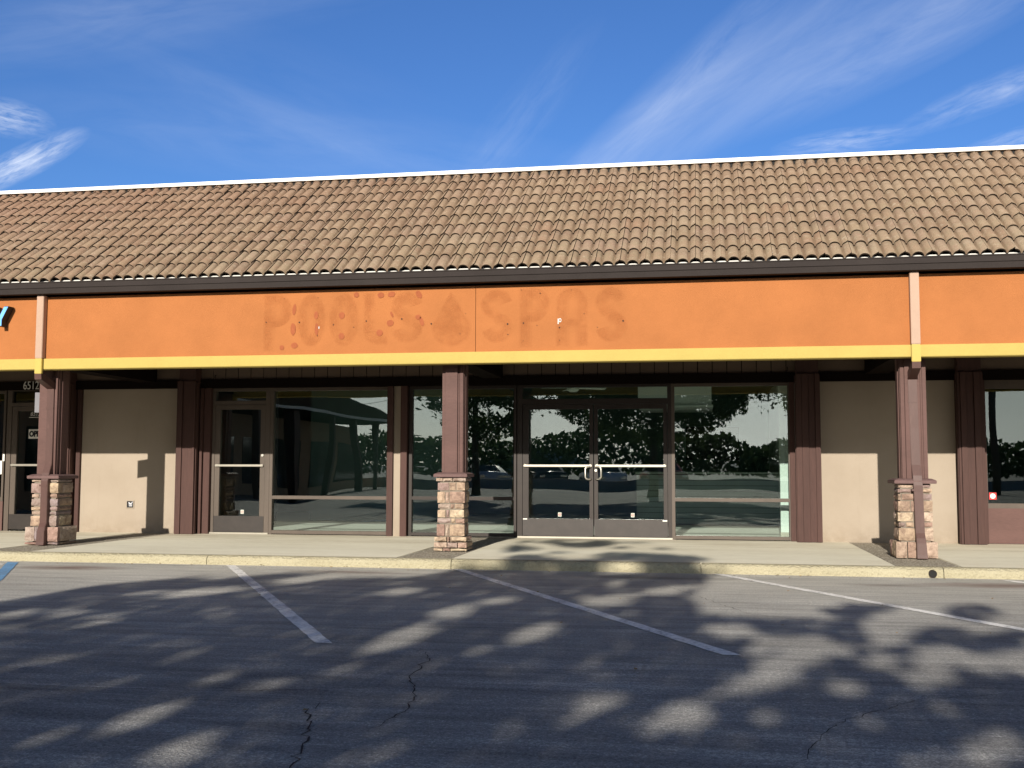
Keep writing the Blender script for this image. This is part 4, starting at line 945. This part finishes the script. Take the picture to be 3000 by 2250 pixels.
# thin cirrus drawn over the dome from the view direction: u = x/y, w = z/y
tcw = w.add('TexCoord'); sp_ = w.add('SeparateXYZ'); w.link(tcw.outputs['Generated'], sp_.inputs[0])
ya = w.math('MAXIMUM', w.math('ABSOLUTE', sp_.outputs['Y']), .05)
u = w.math('DIVIDE', sp_.outputs['X'], ya); v_ = w.math('DIVIDE', sp_.outputs['Z'], ya)
def streak(cx, cz, ang, lx, lz, seed, amt, sc1=3.0, thr=(.42, .75)):
    cb = w.add('CombineXYZ'); w.link(u, cb.inputs[0]); w.link(v_, cb.inputs[1])
    mp = w.add('Mapping'); mp.vector_type = 'TEXTURE'; mp.inputs['Location'].default_value = (cx, cz, 0); mp.inputs['Rotation'].default_value = (0, 0, radians(ang)); mp.inputs['Scale'].default_value = (lx, lz, 1)
    w.link(cb.outputs[0], mp.inputs['Vector']); ln = w.add('VectorMath'); ln.operation = 'LENGTH'; w.link(mp.outputs[0], ln.inputs[0])
    fall = w.ramp(ln.outputs['Value'], [(0.0, 1), (.45, .6), (1.0, 0)])
    mp2 = w.add('Mapping'); mp2.inputs['Location'].default_value = (seed, seed*.37, seed); mp2.inputs['Scale'].default_value = (1.1, 2.6*lz/max(lx, .01)*2.2, 1); w.link(mp.outputs[0], mp2.inputs['Vector'])
    nz = w.noise(mp2.outputs[0], sc1, 7, .62, .5)
    return w.math('MULTIPLY', w.math('MULTIPLY', fall, w.ramp(nz, [(thr[0], 0), (thr[1], 1)])), amt)
tot = None
def uv(px, py):
    d = FW*FOC+RT*(px-1500)-UP*(py-1125); return d.x/d.y, d.z/d.y
for (px, py, ang, lx, lz, seed, amt, s1, thr) in (
        (60, 480, 22, .085, .020, 1.3, .85, 2.5, (.30, .72)), (20, 345, -14, .06, .022, 4.1, .55, 2.5, (.3, .75)),
        (2150, 260, 33, .34, .05, 2.2, .25, 1.5, (.25, .8)), (2700, 80, 26, .22, .04, 6.2, .30, 1.7, (.25, .8)), (1950, 300, 43, .22, .03, 9.4, .28, 1.6, (.28, .8)),
        (2480, 415, 5, .07, .014, 3.3, .42, 2.5, (.3, .75)), (2920, 270, 20, .10, .018, 7.7, .40, 2.5, (.3, .8)), (2980, 410, 15, .06, .012, 8.8, .4, 2.5, (.3, .8)),
        (700, 250, -22, .35, .07, 5.1, .06, 2.0, (.3, .85)), (780, 330, -25, .20, .02, 2.9, .05, 2.5, (.3, .8)), (1500, 380, 50, .14, .03, 1.9, .10, 2.5, (.3, .8)), (900, 430, -10, .4, .05, 4.9, .12, 2.2, (.3, .85)), (300, 60, 5, .4, .05, 8.1, .14, 2.2, (.3, .8))):
    cu_, cv_ = uv(px, py); k = streak(cu_, cv_, ang, lx, lz, seed, amt, s1, thr)
    tot = k if tot is None else w.math('ADD', tot, k, clamp=True)
front = w.math('GREATER_THAN', sp_.outputs['Y'], .05)
tot = w.math('MULTIPLY', tot, front)
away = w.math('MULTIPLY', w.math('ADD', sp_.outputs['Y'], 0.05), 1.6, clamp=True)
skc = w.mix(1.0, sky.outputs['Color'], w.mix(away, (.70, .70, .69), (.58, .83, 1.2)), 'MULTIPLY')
colr = w.mix(tot, skc, (9.0, 9.6, 10.8))
# bright veil added on the sun's side, behind the viewer, to raise ambient light
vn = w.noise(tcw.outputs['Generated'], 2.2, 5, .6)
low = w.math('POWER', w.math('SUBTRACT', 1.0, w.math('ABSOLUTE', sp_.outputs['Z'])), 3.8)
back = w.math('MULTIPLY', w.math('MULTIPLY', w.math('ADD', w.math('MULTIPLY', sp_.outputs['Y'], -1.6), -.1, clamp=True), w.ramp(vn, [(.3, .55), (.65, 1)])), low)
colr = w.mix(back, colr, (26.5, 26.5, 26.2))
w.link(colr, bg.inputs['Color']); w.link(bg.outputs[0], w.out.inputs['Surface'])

sc.view_settings.view_transform = 'Standard'; sc.view_settings.look = 'None'; sc.view_settings.exposure = .52; sc.view_settings.gamma = 1
sc.cycles.max_bounces = 10; sc.cycles.transparent_max_bounces = 24; sc.cycles.glossy_bounces = 4; sc.cycles.diffuse_bounces = 4
sc.cycles.use_denoising = True; sc.cycles.caustics_reflective = False
